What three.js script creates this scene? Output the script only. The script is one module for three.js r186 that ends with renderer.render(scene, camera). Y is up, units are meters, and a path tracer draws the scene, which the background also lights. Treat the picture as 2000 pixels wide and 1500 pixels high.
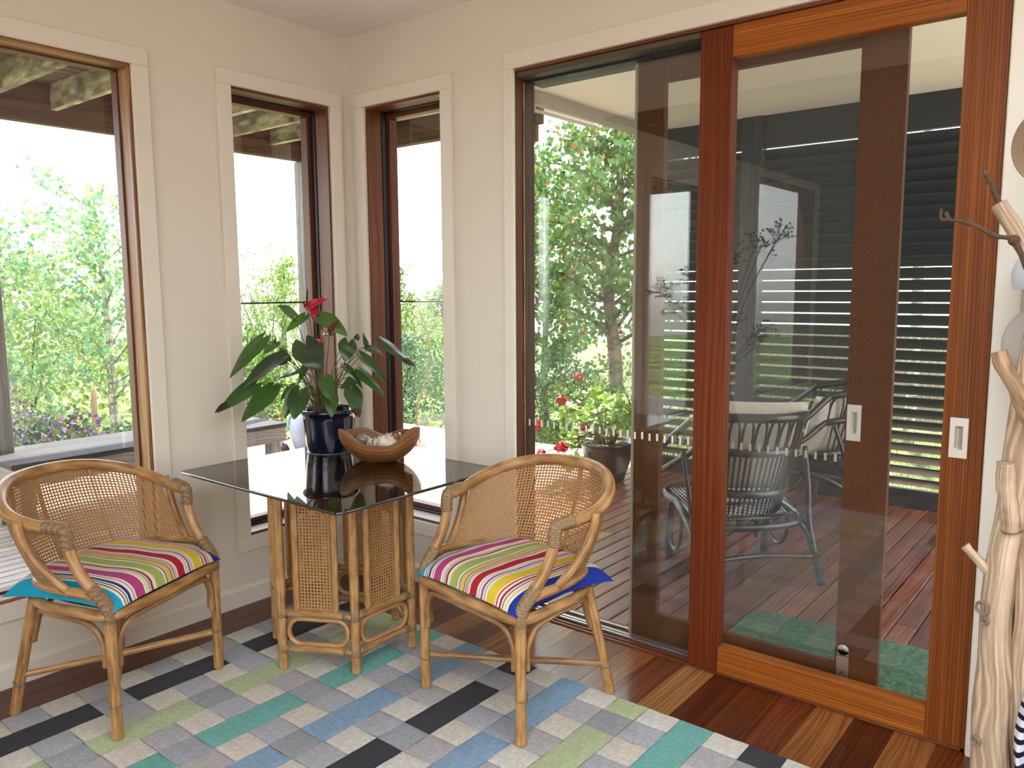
import * as THREE from 'three';
import { mergeGeometries, mergeVertices } from 'three/addons/utils/BufferGeometryUtils.js';

// ---------------------------------------------------------------- camera, sky, sun, exposure
const scene = new THREE.Scene();
const camera = new THREE.PerspectiveCamera(51.46, 4 / 3, 0.05, 400);
camera.position.set(3.3153, 1.5, 2.7974);
camera.rotation.order = 'YXZ';
camera.rotation.set(-0.1191, 0.6757, -0.0058);
const renderer = new THREE.WebGLRenderer({ antialias: true });
renderer.toneMapping = THREE.LinearToneMapping;
renderer.toneMappingExposure = 2.1;
renderer.shadowMap.enabled = true;

{ // hazy bright sky: near white at the horizon, a little bluer overhead
  const W = 16, H = 64, d = new Float32Array(W * H * 4);
  for (let r = 0; r < H; r++) {
    const up = ((r + 0.5) / H - 0.5) * Math.PI, t = Math.max(0, Math.sin(up));
    const c = up < 0 ? [0.36, 0.35, 0.32] : [1.0 - 0.22 * t, 1.0 - 0.12 * t, 0.98 + 0.06 * t];
    for (let k = 0; k < W; k++) d.set([c[0], c[1], c[2], 1], (r * W + k) * 4);
  }
  const sky = new THREE.DataTexture(d, W, H, THREE.RGBAFormat, THREE.FloatType);
  sky.mapping = THREE.EquirectangularReflectionMapping;
  sky.magFilter = THREE.LinearFilter; sky.needsUpdate = true;
  scene.background = sky; scene.backgroundIntensity = 2.9;
}
const sun = new THREE.DirectionalLight(0xfff2dc, 14);
sun.position.set(-2.2, 13.0, -7.2); sun.target.position.set(0, 0, 0);
sun.castShadow = true; sun.shadow.mapSize.set(4096, 4096); sun.shadow.radius = 3;
Object.assign(sun.shadow.camera, { left: -16, right: 16, top: 16, bottom: -16, near: 0.5, far: 60 });
scene.add(sun, sun.target);

// ---------------------------------------------------------------- helpers
let seed = 20240611;
const rnd = () => { seed = (seed + 0x6d2b79f5) | 0; let t = Math.imul(seed ^ (seed >>> 15), 1 | seed); t = (t + Math.imul(t ^ (t >>> 7), 61 | t)) ^ t; return ((t ^ (t >>> 14)) >>> 0) / 4294967296; };
const rr = (a, b) => a + (b - a) * rnd();
const V = (x, y, z) => new THREE.Vector3(x, y, z);
const lerp = (a, b, t) => a + (b - a) * t, clamp = (x, a = 0, b = 1) => Math.min(b, Math.max(a, x));
const sstep = (a, b, x) => { const t = clamp((x - a) / (b - a)); return t * t * (3 - 2 * t); };
const used = {};
const numbered = (n) => { const k = used[n] = (used[n] ?? -1) + 1; return k ? n + '_' + String(k).padStart(3, '0') : n; };
function fin(m) { m.castShadow = true; m.receiveShadow = true; return m; }
function part(name, geo, mat, parent) { const m = fin(new THREE.Mesh(geo, mat)); m.name = parent === scene ? numbered(name) : name; parent.add(m); return m; }
function grp(name, parent) { const g = new THREE.Group(); g.name = parent === scene ? numbered(name) : name; parent.add(g); return g; }
function tag(o, label, category, group) { o.userData.label = label; o.userData.category = category; if (group) o.userData.group = group; return o; }
function thing(name, label, category, p = [0, 0, 0], turn = 0, group) { const g = grp(name, scene); g.position.set(...p); g.rotation.y = turn; return tag(g, label, category, group); }
function struct(name) { const g = grp(name, scene); g.userData.kind = 'structure'; return g; }
const lab = (o, label) => { o.userData.label = label; return o; };
const stuff = (o) => { o.userData.kind = 'stuff'; return o; };

// periodic value noise
const NT = 256, noiseTab = new Float32Array(NT * NT).map(() => rnd());
function vnoise(x, y, px, py) {
  const xi = Math.floor(x), yi = Math.floor(y), fx = x - xi, fy = y - yi, sx = fx * fx * (3 - 2 * fx), sy = fy * fy * (3 - 2 * fy);
  const m = (a, n) => ((a % n) + n) % n, x0 = m(xi, px), x1 = m(xi + 1, px), y0 = m(yi, py), y1 = m(yi + 1, py);
  const g = (a, b) => noiseTab[((b * 57 + (b >> 4) * 13) % NT) * NT + ((a * 31 + b * 7) % NT)];
  return lerp(lerp(g(x0, y0), g(x1, y0), sx), lerp(g(x0, y1), g(x1, y1), sx), sy);
}
function fbm(x, y, px, py, o = 4) { let s = 0, a = 0.5, n = 0; for (let i = 0; i < o; i++) { s += a * vnoise(x, y, px, py); n += a; x *= 2; y *= 2; px *= 2; py *= 2; a *= 0.5; } return s / n; }
function tex(w, h, f, srgb = true) {
  const d = new Uint8Array(w * h * 4);
  for (let y = 0; y < h; y++) for (let x = 0; x < w; x++) { const c = f(x / w, y / h); const i = (y * w + x) * 4; d[i] = clamp(c[0]) * 255; d[i + 1] = clamp(c[1]) * 255; d[i + 2] = clamp(c[2]) * 255; d[i + 3] = 255; }
  const t = new THREE.DataTexture(d, w, h); t.wrapS = t.wrapT = THREE.RepeatWrapping; t.magFilter = THREE.LinearFilter; t.minFilter = THREE.LinearMipmapLinearFilter; t.generateMipmaps = true;
  if (srgb) t.colorSpace = THREE.SRGBColorSpace; t.needsUpdate = true; return t;
}
const noIdx = (g) => (g.index ? g.toNonIndexed() : g);
const rep = (t, su, sv) => { const c = t.clone(); c.repeat.set(1 / su, 1 / sv); c.needsUpdate = true; return c; }; // su, sv: metres per tile
const mix3 = (a, b, t) => [lerp(a[0], b[0], t), lerp(a[1], b[1], t), lerp(a[2], b[2], t)];

// chamfered box centred on 0, uv in metres, u along grain axis
function box(w, h, d, { b = 0.002, grain = 'x', off = true } = {}) {
  const s = [w / 2, h / 2, d / 2]; b = Math.min(b, s[0] * 0.9, s[1] * 0.9, s[2] * 0.9);
  const P = [], N = [], U = [], ga = 'xyz'.indexOf(grain), ou = off ? rnd() * 3 : 0, ov = off ? rnd() * 3 : 0;
  const vert = (sg, ax) => { const p = [0, 1, 2].map((k) => sg[k] * (s[k] - (k === ax ? 0 : b))); return p; };
  const tri = (a, c, e, n) => { for (const p of [a, c, e]) { P.push(...p); N.push(...n); uvOf(p, n); } };
  const uvOf = (p, n) => { let m = 0; for (let k = 1; k < 3; k++) if (Math.abs(n[k]) > Math.abs(n[m]) + 1e-6) m = k; let o = [0, 1, 2].filter((k) => k !== m); if (o.includes(ga)) o = [ga, o.find((k) => k !== ga)]; U.push(p[o[0]] + ou, p[o[1]] + ov); };
  const face = (q, n) => { const e1 = q[1].map((v, i) => v - q[0][i]), e2 = q[2].map((v, i) => v - q[0][i]); const cr = [e1[1] * e2[2] - e1[2] * e2[1], e1[2] * e2[0] - e1[0] * e2[2], e1[0] * e2[1] - e1[1] * e2[0]]; if (cr[0] * n[0] + cr[1] * n[1] + cr[2] * n[2] < 0) q.reverse(); for (let i = 1; i < q.length - 1; i++) tri(q[0], q[i], q[i + 1], n); };
  for (let ax = 0; ax < 3; ax++) for (const sg of [-1, 1]) { const o = [0, 1, 2].filter((k) => k !== ax), q = []; for (const [i, j] of [[-1, -1], [1, -1], [1, 1], [-1, 1]]) { const g = [0, 0, 0]; g[ax] = sg; g[o[0]] = i; g[o[1]] = j; q.push(vert(g, ax)); } const n = [0, 0, 0]; n[ax] = sg; face(q, n); }
  for (let ax = 0; ax < 3; ax++) { const [i, j] = [0, 1, 2].filter((k) => k !== ax); for (const a of [-1, 1]) for (const c of [-1, 1]) { const q = []; for (const [e, w2] of [[-1, i], [1, i], [1, j], [-1, j]]) { const g = [0, 0, 0]; g[ax] = e; g[i] = a; g[j] = c; q.push(vert(g, w2)); } const n = [0, 0, 0]; n[i] = a * Math.SQRT1_2; n[j] = c * Math.SQRT1_2; face(q, n); } }
  for (const x of [-1, 1]) for (const y of [-1, 1]) for (const z of [-1, 1]) { const g = [x, y, z], k = 1 / Math.sqrt(3); face([vert(g, 0), vert(g, 1), vert(g, 2)], [x * k, y * k, z * k]); }
  return geo(P, N, U);
}
function geo(P, N, U) { const g = new THREE.BufferGeometry(); g.setAttribute('position', new THREE.Float32BufferAttribute(P, 3)); if (N) g.setAttribute('normal', new THREE.Float32BufferAttribute(N, 3)); g.setAttribute('uv', new THREE.Float32BufferAttribute(U, 2)); if (!N) g.computeVertexNormals(); return g; }
const boxAt = (x0, x1, y0, y1, z0, z1, o) => box(x1 - x0, y1 - y0, z1 - z0, o).translate((x0 + x1) / 2, (y0 + y1) / 2, (z0 + z1) / 2);
const merge = (list) => mergeGeometries(list.map((g) => (g.index ? noIdx(g) : g)).map((g) => { for (const k of Object.keys(g.attributes)) if (!['position', 'normal', 'uv'].includes(k)) g.deleteAttribute(k); return g; }));
// grid surface f(u,v)->[x,y,z]; uv function optional
function sheet(f, nu, nv, uvf, twoSided = false) {
  const P = [], U = [], I = [];
  for (let j = 0; j <= nv; j++) for (let i = 0; i <= nu; i++) { const u = i / nu, v = j / nv; P.push(...f(u, v)); U.push(...(uvf ? uvf(u, v) : [u, v])); }
  for (let j = 0; j < nv; j++) for (let i = 0; i < nu; i++) { const a = j * (nu + 1) + i, b = a + 1, c = a + nu + 1, d = c + 1; I.push(a, b, d, a, d, c); }
  const g = new THREE.BufferGeometry(); g.setAttribute('position', new THREE.Float32BufferAttribute(P, 3)); g.setAttribute('uv', new THREE.Float32BufferAttribute(U, 2)); g.setIndex(I); g.computeVertexNormals(); return g;
}
// swept tube with a radius that may change; r: number or f(t, s, ang); sx, sy flatten the section
function tube(pts, r, { seg = 0, rad = 10, closed = false, curve = true, flat = 1, tension = 0.5, up } = {}) {
  const vp = pts.map((p) => (p.isVector3 ? p : V(...p)));
  const c = curve && vp.length > 2 ? new THREE.CatmullRomCurve3(vp, closed, 'centripetal', tension) : null;
  const line = [], L = [];
  seg = seg || Math.max(4, vp.length * 6); if (!c) seg = vp.length - 1 + (closed ? 1 : 0);
  for (let i = 0; i <= seg; i++) line.push(c ? c.getPointAt(i / seg) : vp[i % vp.length].clone());
  L.push(0); for (let i = 1; i <= seg; i++) L.push(L[i - 1] + line[i].distanceTo(line[i - 1]));
  const T = line.map((p, i) => { const a = i ? line[i - 1] : closed ? line[seg - 1] : p, b = i < seg ? line[i + 1] : closed ? line[1] : p; return b.clone().sub(a).normalize(); });
  let n = up ? V(...up) : Math.abs(T[0].y) < 0.9 ? V(0, 1, 0) : V(1, 0, 0);
  const P = [], U = [], I = [];
  for (let i = 0; i <= seg; i++) {
    n.sub(T[i].clone().multiplyScalar(n.dot(T[i]))).normalize(); const bn = T[i].clone().cross(n);
    for (let k = 0; k <= rad; k++) { const a = (k / rad) * Math.PI * 2, R = typeof r === 'function' ? r(L[i] / L[seg], L[i], a) : r; const x = Math.cos(a) * R, y = Math.sin(a) * R * flat; P.push(line[i].x + n.x * x + bn.x * y, line[i].y + n.y * x + bn.y * y, line[i].z + n.z * x + bn.z * y); U.push(L[i], (k / rad) * 2 * Math.PI * 0.018); }
  }
  for (let i = 0; i < seg; i++) for (let k = 0; k < rad; k++) { const a = i * (rad + 1) + k, b = a + 1, c2 = a + rad + 1, d = c2 + 1; I.push(a, b, d, a, d, c2); }
  if (!closed) for (const [i, s] of [[0, 1], [seg, -1]]) { const o = P.length / 3; P.push(line[i].x, line[i].y, line[i].z); U.push(L[i], 0); for (let k = 0; k < rad; k++) { const a = i * (rad + 1) + k; s > 0 ? I.push(o, a + 1, a) : I.push(o, a, a + 1); } }
  const g = new THREE.BufferGeometry(); g.setAttribute('position', new THREE.Float32BufferAttribute(P, 3)); g.setAttribute('uv', new THREE.Float32BufferAttribute(U, 2)); g.setIndex(I); g.computeVertexNormals(); return noIdx(g);
}
const lathe = (prof, seg = 40) => new THREE.LatheGeometry(prof.map(([x, y]) => new THREE.Vector2(x, y)), seg).toNonIndexed();
function inst(name, g, mat, list, parent, tint) { // list of Matrix4
  const m = fin(new THREE.InstancedMesh(g, mat, list.length)); m.name = name; list.forEach((x, i) => { m.setMatrixAt(i, x); if (tint) m.setColorAt(i, tint(i)); }); stuff(m); parent.add(m); return m;
}
const col = (r, g, b) => new THREE.Color().setRGB(r, g, b);
const std = (c, o = {}) => new THREE.MeshStandardMaterial({ color: Array.isArray(c) ? col(...c) : c, roughness: 0.7, ...o });
const phy = (c, o = {}) => new THREE.MeshPhysicalMaterial({ color: Array.isArray(c) ? col(...c) : c, roughness: 0.5, ...o });

// ---------------------------------------------------------------- textures
const grainA = tex(512, 256, (u, v) => { // straight bold grain, nearly white average so that tints carry the colour
  const warp = (fbm(u * 3, v * 4, 3, 4, 3) - 0.5) * 0.22, a = fbm(u * 2, (v + warp) * 40, 2, 40, 3), b = fbm(u * 24, v * 120, 24, 120, 2), c = fbm(u * 2, v * 6, 2, 6, 3);
  const t = clamp(0.5 * sstep(0.25, 0.75, a) + 0.25 * b + 0.35 * c - 0.05); return mix3([0.60, 0.52, 0.47], [1, 1, 1], t);
});
const grainB = tex(512, 256, (u, v) => { // cathedral figure, dark streaks
  const w = fbm(u * 2, v * 3, 2, 3, 4), rings = 0.5 + 0.5 * Math.sin((v * 16 + w * 2.2) * Math.PI * 2), f = fbm(u * 6, v * 90, 6, 90, 2), bl = fbm(u * 2, v * 10, 2, 10, 3);
  const t = clamp(0.22 * rings + 0.42 * f + 0.5 * bl); return mix3([0.44, 0.36, 0.30], [1.0, 1.0, 1.0], t);
});
const rattanT = tex(256, 128, (u, v) => { const a = fbm(u * 3, v * 12, 3, 12, 3), b = fbm(u * 8, v * 32, 8, 32, 2), k = fbm(u * 5, v * 3, 5, 3, 3); const t = clamp(0.3 + 0.35 * a + 0.3 * b + 0.4 * (k - 0.4)); return mix3([0.42, 0.32, 0.23], [1.0, 0.98, 0.95], sstep(0.1, 0.85, t)); });
const caneT = tex(64, 64, (u, v) => { // strands of the weave: pairs both ways and diagonals
  const s = (x) => 0.5 + 0.5 * Math.cos(x * Math.PI * 2), pair = Math.max(sstep(0.1, 0.02, Math.abs(((u + 0.5) % 1) - 0.5) * 0.7), sstep(0.1, 0.02, Math.abs(((v + 0.5) % 1) - 0.5) * 0.7)), d = Math.abs(((u + v + 0.0) % 1) - 0.5) < 0.08 || Math.abs(((u - v + 1) % 1) - 0.5) < 0.08 ? 0.25 : 0;
  const t = clamp(0.35 + 0.35 * pair + d + 0.12 * s(u * 2) + (rnd() - 0.5) * 0.12); return mix3([0.55, 0.42, 0.30], [1, 0.95, 0.86], t);
});
const speck = tex(256, 256, (u, v) => { const t = 0.80 + 0.2 * fbm(u * 96, v * 96, 96, 96, 2) + (fbm(u * 10, v * 10, 10, 10, 3) - 0.5) * 0.14; return [t, t, t]; });
const speckBump = tex(256, 256, (u, v) => { const t = 0.5 * fbm(u * 80, v * 80, 80, 80, 2) + 0.5 * fbm(u * 12, v * 12, 12, 12, 3); return [t, t, t]; }, false);
const coarse = tex(256, 256, (u, v) => { const t = 0.35 + 0.9 * (fbm(u * 7, v * 7, 7, 7, 5) - 0.1); return [t, t, t]; });
const matT = tex(256, 256, (u, v) => { const t = rnd(), k = fbm(u * 40, v * 40, 40, 40, 2); return mix3([0.16, 0.27, 0.2], [0.52, 0.66, 0.54], clamp(0.55 * t + 0.6 * k - 0.1)); });

// ---------------------------------------------------------------- materials
const M = {
  wall: std([0.785, 0.745, 0.66], { roughness: 0.85, bumpMap: rep(speckBump, 0.5, 0.5), bumpScale: 0.0006 }),
  ceil: std([0.93, 0.89, 0.86], { roughness: 0.9 }),
  trim: std([0.82, 0.78, 0.70], { roughness: 0.45 }),
  sub: std([0.10, 0.06, 0.04], { roughness: 0.9 }),
  jamb: phy([0.25, 0.075, 0.028], { roughness: 0.38, map: rep(grainA, 1.3, 0.3) }),
  sash: phy([0.20, 0.065, 0.03], { roughness: 0.45, map: rep(grainA, 1.3, 0.3) }),
  black: phy([0.012, 0.012, 0.016], { roughness: 0.35 }),
  stile: phy([0.235, 0.052, 0.012], { roughness: 0.42, specularIntensity: 0.5, map: rep(grainA, 2.2, 0.15) }),
  stileB: phy([0.36, 0.105, 0.013], { roughness: 0.42, specularIntensity: 0.5, map: rep(grainB, 1.8, 0.15) }),
  railO: phy([0.60, 0.195, 0.026], { roughness: 0.42, specularIntensity: 0.5, map: rep(grainB, 1.8, 0.16) }),
  screenWood: phy([0.125, 0.042, 0.015], { roughness: 0.55, specularIntensity: 0.5, map: rep(speck, 0.1, 0.1) }),
  glass: phy([0.97, 0.985, 0.975], { roughness: 0, transmission: 1, thickness: 0, ior: 1.5 }),
  smoked: phy([0.34, 0.30, 0.28], { roughness: 0, transmission: 1, thickness: 0, ior: 1.52 }),
  mesh: std([0.10, 0.10, 0.10], { roughness: 1, transparent: true, opacity: 0.22, side: THREE.DoubleSide }),
  alu: phy([0.55, 0.54, 0.52], { roughness: 0.35, metalness: 0.85 }),
  track: phy([0.30, 0.22, 0.17], { roughness: 0.35, metalness: 0.6 }),
  chrome: phy([0.62, 0.57, 0.48], { roughness: 0.32, metalness: 0.9 }),
  handle: phy([0.70, 0.66, 0.60], { roughness: 0.42, metalness: 0.7 }),
  dash: std([0.85, 0.82, 0.76], { roughness: 0.6 }),
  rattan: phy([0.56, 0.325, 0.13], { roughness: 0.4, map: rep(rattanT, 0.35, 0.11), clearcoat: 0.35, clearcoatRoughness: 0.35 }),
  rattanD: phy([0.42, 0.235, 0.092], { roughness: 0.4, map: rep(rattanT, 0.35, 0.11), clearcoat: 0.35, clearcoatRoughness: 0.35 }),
  wrap: std([0.36, 0.25, 0.14], { roughness: 0.5, map: rep(rattanT, 0.02, 0.11) }),
  cane: std([0.60, 0.385, 0.19], { roughness: 0.6, map: caneT, side: THREE.DoubleSide }),
  charcoal: phy([0.030, 0.035, 0.046], { roughness: 0.5, specularIntensity: 0.6 }),
  soffit: std([0.74, 0.70, 0.63], { roughness: 0.8 }),
  fascia: std([0.30, 0.27, 0.245], { roughness: 0.6 }),
  joist: std([0.66, 0.58, 0.40], { roughness: 0.85, map: rep(coarse, 0.8, 0.3) }),
  deckUnder: std([0.26, 0.19, 0.14], { roughness: 0.85, map: rep(grainA, 1.4, 0.3) }),
  beam: std([0.155, 0.085, 0.06], { roughness: 0.8, map: rep(grainA, 1.8, 0.5) }),
  greyTimber: std([0.235, 0.225, 0.235], { roughness: 0.55, map: rep(grainA, 1.4, 0.3) }),
  benchTop: phy([0.045, 0.052, 0.075], { roughness: 0.75, specularIntensity: 0.5, map: rep(grainA, 1.4, 0.3) }),
  lawn: std([0.13, 0.20, 0.045], { roughness: 1, map: rep(coarse, 1.7, 1.7) }),
  blackRattan: phy([0.012, 0.013, 0.017], { roughness: 0.28, clearcoat: 0.5, clearcoatRoughness: 0.25 }),
  linen: std([0.72, 0.66, 0.56], { roughness: 0.95, map: rep(speck, 0.2, 0.2) }),
  navyGlaze: phy([0.006, 0.008, 0.028], { roughness: 0.12, clearcoat: 1, clearcoatRoughness: 0.06 }),
  soil: std([0.05, 0.033, 0.02], { roughness: 1 }),
  drift: std([0.84, 0.69, 0.51], { roughness: 0.75, map: rep(grainA, 0.8, 0.16), bumpMap: rep(grainA, 0.8, 0.16), bumpScale: 0.003 }),
  driftD: std([0.46, 0.31, 0.19], { roughness: 0.8, map: rep(rattanT, 0.3, 0.06) }),
  twig: std([0.13, 0.085, 0.05], { roughness: 0.85, map: rep(rattanT, 0.1, 0.03) }),
};

// ---------------------------------------------------------------- room shell
const HC = 2.774, XR = 5.6, ZB = 7.4, T = 0.2;
function wallPanel(parent, axis, at0, at1, a0, a1, holes, mat) { // a wall with rectangular holes, cut into boxes and joined to one mesh
  const xs = [a0, a1], list = []; for (const h of holes) xs.push(h[0], h[1]); xs.sort((p, q) => p - q);
  for (let i = 0; i < xs.length - 1; i++) {
    const m = (xs[i] + xs[i + 1]) / 2, h = holes.find((q) => m > q[0] && m < q[1]); if (xs[i + 1] - xs[i] < 1e-4) continue;
    for (const [y0, y1] of h ? [[-0.12, h[2]], [h[3], HC + 0.1]] : [[-0.12, HC + 0.1]]) if (y1 - y0 > 0.01) list.push(axis === 'x' ? boxAt(at0, at1, y0, y1, xs[i], xs[i + 1], { b: 0.0001, off: false }) : boxAt(xs[i], xs[i + 1], y0, y1, at0, at1, { b: 0.0001, off: false }));
  }
  const m = part(parent, merge(list), mat, scene); m.userData.kind = 'structure'; return m;
}
const W1 = [1.136, 1.79], W2 = [0.1296, 0.688], W3 = [0.1294, 0.6666], WY = [0.3287, 2.4156];
const DR = [1.10, 2.94, -0.03, 2.438];
wallPanel('wall_left', 'x', -T, 0, -T, ZB, [[W1[0] - 0.055, W1[1] + 0.055, WY[0] - 0.05, WY[1] + 0.035], [...W2, ...WY], [3.0, 4.15, ...WY], [5.4, 7.2, 0.3287, 2.66]], M.wall);
wallPanel('wall_back', 'z', -T, 0, 0, XR + T, [[...W3, ...WY], [DR[0] - 0.06, DR[1], DR[2], DR[3]]], M.wall);
wallPanel('wall_right', 'x', XR, XR + T, 0, ZB, [], M.wall);
wallPanel('wall_front', 'z', ZB, ZB + T, -T, XR + T, [[2.35, 5.5, -0.02, 2.7]], std([0.05, 0.05, 0.055], { roughness: 0.9 }));
{ // ceiling with a roof light over the back of the room
  const sx = [2.6, 5.0], sz = [1.1, 6.2], B = (x0, x1, z0, z1, y1 = 0.1) => boxAt(x0, x1, HC, HC + y1, z0, z1, { b: 0.0003, off: false });
  const c = part('ceiling', merge([B(-T, XR + T, -T, sz[0]), B(-T, XR + T, sz[1], ZB + T), B(-T, sx[0], sz[0], sz[1]), B(sx[1], XR + T, sz[0], sz[1])]), M.ceil, scene); c.userData.kind = 'structure';
  part('ceiling_lining', merge([boxAt(0.001, sx[0] - 0.06, HC - 0.02, HC - 0.001, 2.3, ZB - 0.001, {})]), std([0.05, 0.04, 0.035], { roughness: 0.9 }), c);
  const w = struct('window_7'); for (const [x0, x1, z0, z1] of [[sx[0] - 0.05, sx[1] + 0.05, sz[0] - 0.05, sz[0]], [sx[0] - 0.05, sx[1] + 0.05, sz[1], sz[1] + 0.05], [sx[0] - 0.05, sx[0], sz[0], sz[1]], [sx[1], sx[1] + 0.05, sz[0], sz[1]]]) part('kerb', boxAt(x0, x1, HC + 0.101, HC + 0.26, z0, z1, {}), M.trim, w);
  part('pane', boxAt(sx[0], sx[1], HC + 0.262, HC + 0.268, sz[0], sz[1], { b: 0.0003 }), M.glass, w);
}

// floor: boards along z
const floor = struct('floor');
part('subfloor', boxAt(-0.02, XR, -0.1, -0.016, -0.02, ZB, { b: 0.001 }), M.sub, floor);
{
  const tones = [[0.19, 0.045, 0.014], [0.27, 0.075, 0.02], [0.14, 0.032, 0.012], [0.42, 0.17, 0.05], [0.30, 0.09, 0.025], [0.54, 0.26, 0.085], [0.22, 0.062, 0.022]].map((c) => [grainB, grainA].map((t) => phy(c, { roughness: 0.3, specularIntensity: 0.35, map: rep(t, 1.5, 0.26), clearcoat: 0.4, clearcoatRoughness: 0.1 })));
  const near = { 9: 3, 10: 5, 11: 4, 12: 1, 13: 3, 14: 6, 15: 5, 16: 2, 17: 0, 18: 0, 19: 3, 20: 2, 21: 3, 22: 1 };
  for (let i = 0, x = 0; x < XR; i++, x += 0.13) {
    let z = 0; const brk = [0]; let c = rr(0.5, 2.2); while (c < ZB) { brk.push(c); c += rr(1.2, 2.6); } brk.push(ZB);
    for (let k = 0; k < brk.length - 1; k++) { const g = boxAt(x + 0.0004, Math.min(x + 0.1296, XR), -0.016, 0, brk[k] + 0.0004, brk[k + 1] - 0.0004, { b: 0.0007, grain: 'z' }); const n = k === 0 && near[i] !== undefined ? near[i] : i < 3 ? 0 : Math.floor(rnd() * 7); part('board', g, tones[n][rnd() < 0.55 ? 0 : 1], floor); }
  }
}
// skirting with a bevelled top
function skirting(name, axis, a0, a1, face) {
  const pr = [[0, 0], [0.018, 0], [0.018, 0.078], [0.006, 0.094], [0, 0.094]], s = new THREE.Shape(pr.map((p) => new THREE.Vector2(...p))), g = new THREE.ExtrudeGeometry(s, { depth: a1 - a0, bevelEnabled: false });
  if (axis === 'x') g.translate(face, 0, a0); else { g.rotateY(-Math.PI / 2); g.scale(1, 1, 1); g.translate(a1, 0, face); }
  const m = part(name, noIdx(g), M.trim, scene); m.userData.kind = 'structure';
}
skirting('baseboard_left', 'x', 0.018, ZB, 0);
skirting('baseboard_back', 'z', 0.018, 1.045, 0);
skirting('baseboard_right', 'z', 3.0, XR, 0);

// windows: casing, jamb lining, gasket, sash, pane
function windowUnit(n, axis, r, y, { dJ, gasket = true, rail = false, mJamb = M.jamb }) {
  const w = struct('window_' + n), t = 0.069, th = 0.02;
  const B = (d0, d1, a0, a1, y0, y1, o) => axis === 'x' ? boxAt(d0, d1, y0, y1, a0, a1, o) : boxAt(a0, a1, y0, y1, d0, d1, o);
  const ga = axis === 'x' ? 'z' : 'x', [a0, a1] = r, [y0, y1] = y, e = 0.0005;
  const four = (name, d0, d1, ins, wd, mat, b) => {
    const A0 = a0 + ins, A1 = a1 - ins, Y0 = y0 + ins, Y1 = y1 - ins;
    part(name, B(d0, d1, A0 + e, A1 - e, Y1 - wd, Y1 - e, { b, grain: ga }), mat, w); part(name, B(d0, d1, A0 + e, A1 - e, Y0 + e, Y0 + wd, { b, grain: ga }), mat, w);
    part(name, B(d0, d1, A0 + e, A0 + wd, Y0 + wd + e, Y1 - wd - e, { b, grain: 'y' }), mat, w); part(name, B(d0, d1, A1 - wd, A1 - e, Y0 + wd + e, Y1 - wd - e, { b, grain: 'y' }), mat, w);
  };
  part('casing', B(0.0005, th, a0 - t, a1 + t, y1, y1 + t, { b: 0.002, grain: ga }), M.trim, w); part('casing', B(0.0005, th, a0 - t, a1 + t, y0 - t, y0, { b: 0.002, grain: ga }), M.trim, w);
  part('casing', B(0.0005, th, a0 - t, a0, y0 + e, y1 - e, { b: 0.002, grain: 'y' }), M.trim, w); part('casing', B(0.0005, th, a1, a1 + t, y0 + e, y1 - e, { b: 0.002, grain: 'y' }), M.trim, w);
  four('jamb', -dJ, -0.0005, 0, 0.012, mJamb, 0.001);
  if (gasket) { four('gasket', -dJ - 0.032, -dJ - 0.001, 0.004, 0.014, M.black, 0.001); four('sash', -0.18, -dJ - 0.033, 0.006, 0.034, M.sash, 0.002); }
  else four('sash', -dJ - 0.05, -dJ - 0.001, 0.004, 0.016, M.sash, 0.002);
  if (n === 1) { const f0 = a0 - 0.0545, f1 = a1 + 0.0545; for (const [u0, u1, v0, v1] of [[f0, a0 - e, y0 - 0.0495, y1 + 0.0345], [a1 + e, f1, y0 - 0.0495, y1 + 0.0345], [a0, a1, y0 - 0.0495, y0 - e], [a0, a1, y1 + e, y1 + 0.0345]]) part('frame', B(-0.126, -0.001, u0, u1, v0, v1, { b: 0.001, grain: v1 - v0 > 1 ? 'y' : ga }), M.sash, w); }
  else if (!gasket) four('outer_lining', -0.199, -dJ - 0.051, 0, 0.012, M.sash, 0.001);
  const gd = gasket ? -0.15 : -dJ - 0.03;
  part('pane', B(gd - 0.004, gd, a0 + 0.012, a1 - 0.012, y0 + 0.012, y1 - 0.012, { b: 0.0003 }), M.glass, w);
  if (rail) part('safety_rail', tube(axis === 'x' ? [[-0.155 - 0.03, 1.435, a0 + 0.01], [-0.155 - 0.03, 1.435, a1 - 0.01]] : [[a0 + 0.01, 1.435, -0.185], [a1 - 0.01, 1.435, -0.185]], 0.0045, { rad: 8 }), M.black, w);
  return w;
}
windowUnit(1, 'x', W1, WY, { dJ: 0.076, gasket: false, mJamb: phy([0.52, 0.27, 0.10], { roughness: 0.42, map: rep(grainA, 1.3, 0.3) }) });
{ const w = windowUnit(2, 'x', W2, WY, { dJ: 0.095, rail: true }); part('latch', tube([[-0.05, 1.27, 0.146], [-0.05, 1.27, 0.162]], 0.009, { rad: 12 }), M.chrome, w); part('latch', tube([[-0.03, 1.27, 0.146], [-0.03, 1.27, 0.16]], 0.007, { rad: 12 }), M.chrome, w); }
windowUnit(3, 'z', W3, WY, { dJ: 0.095, rail: true });
windowUnit(4, 'x', [3.0, 4.15], WY, { dJ: 0.076, gasket: false });
windowUnit(5, 'x', [5.4, 7.2], [0.3287, 2.66], { dJ: 0.076, gasket: false });

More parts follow.
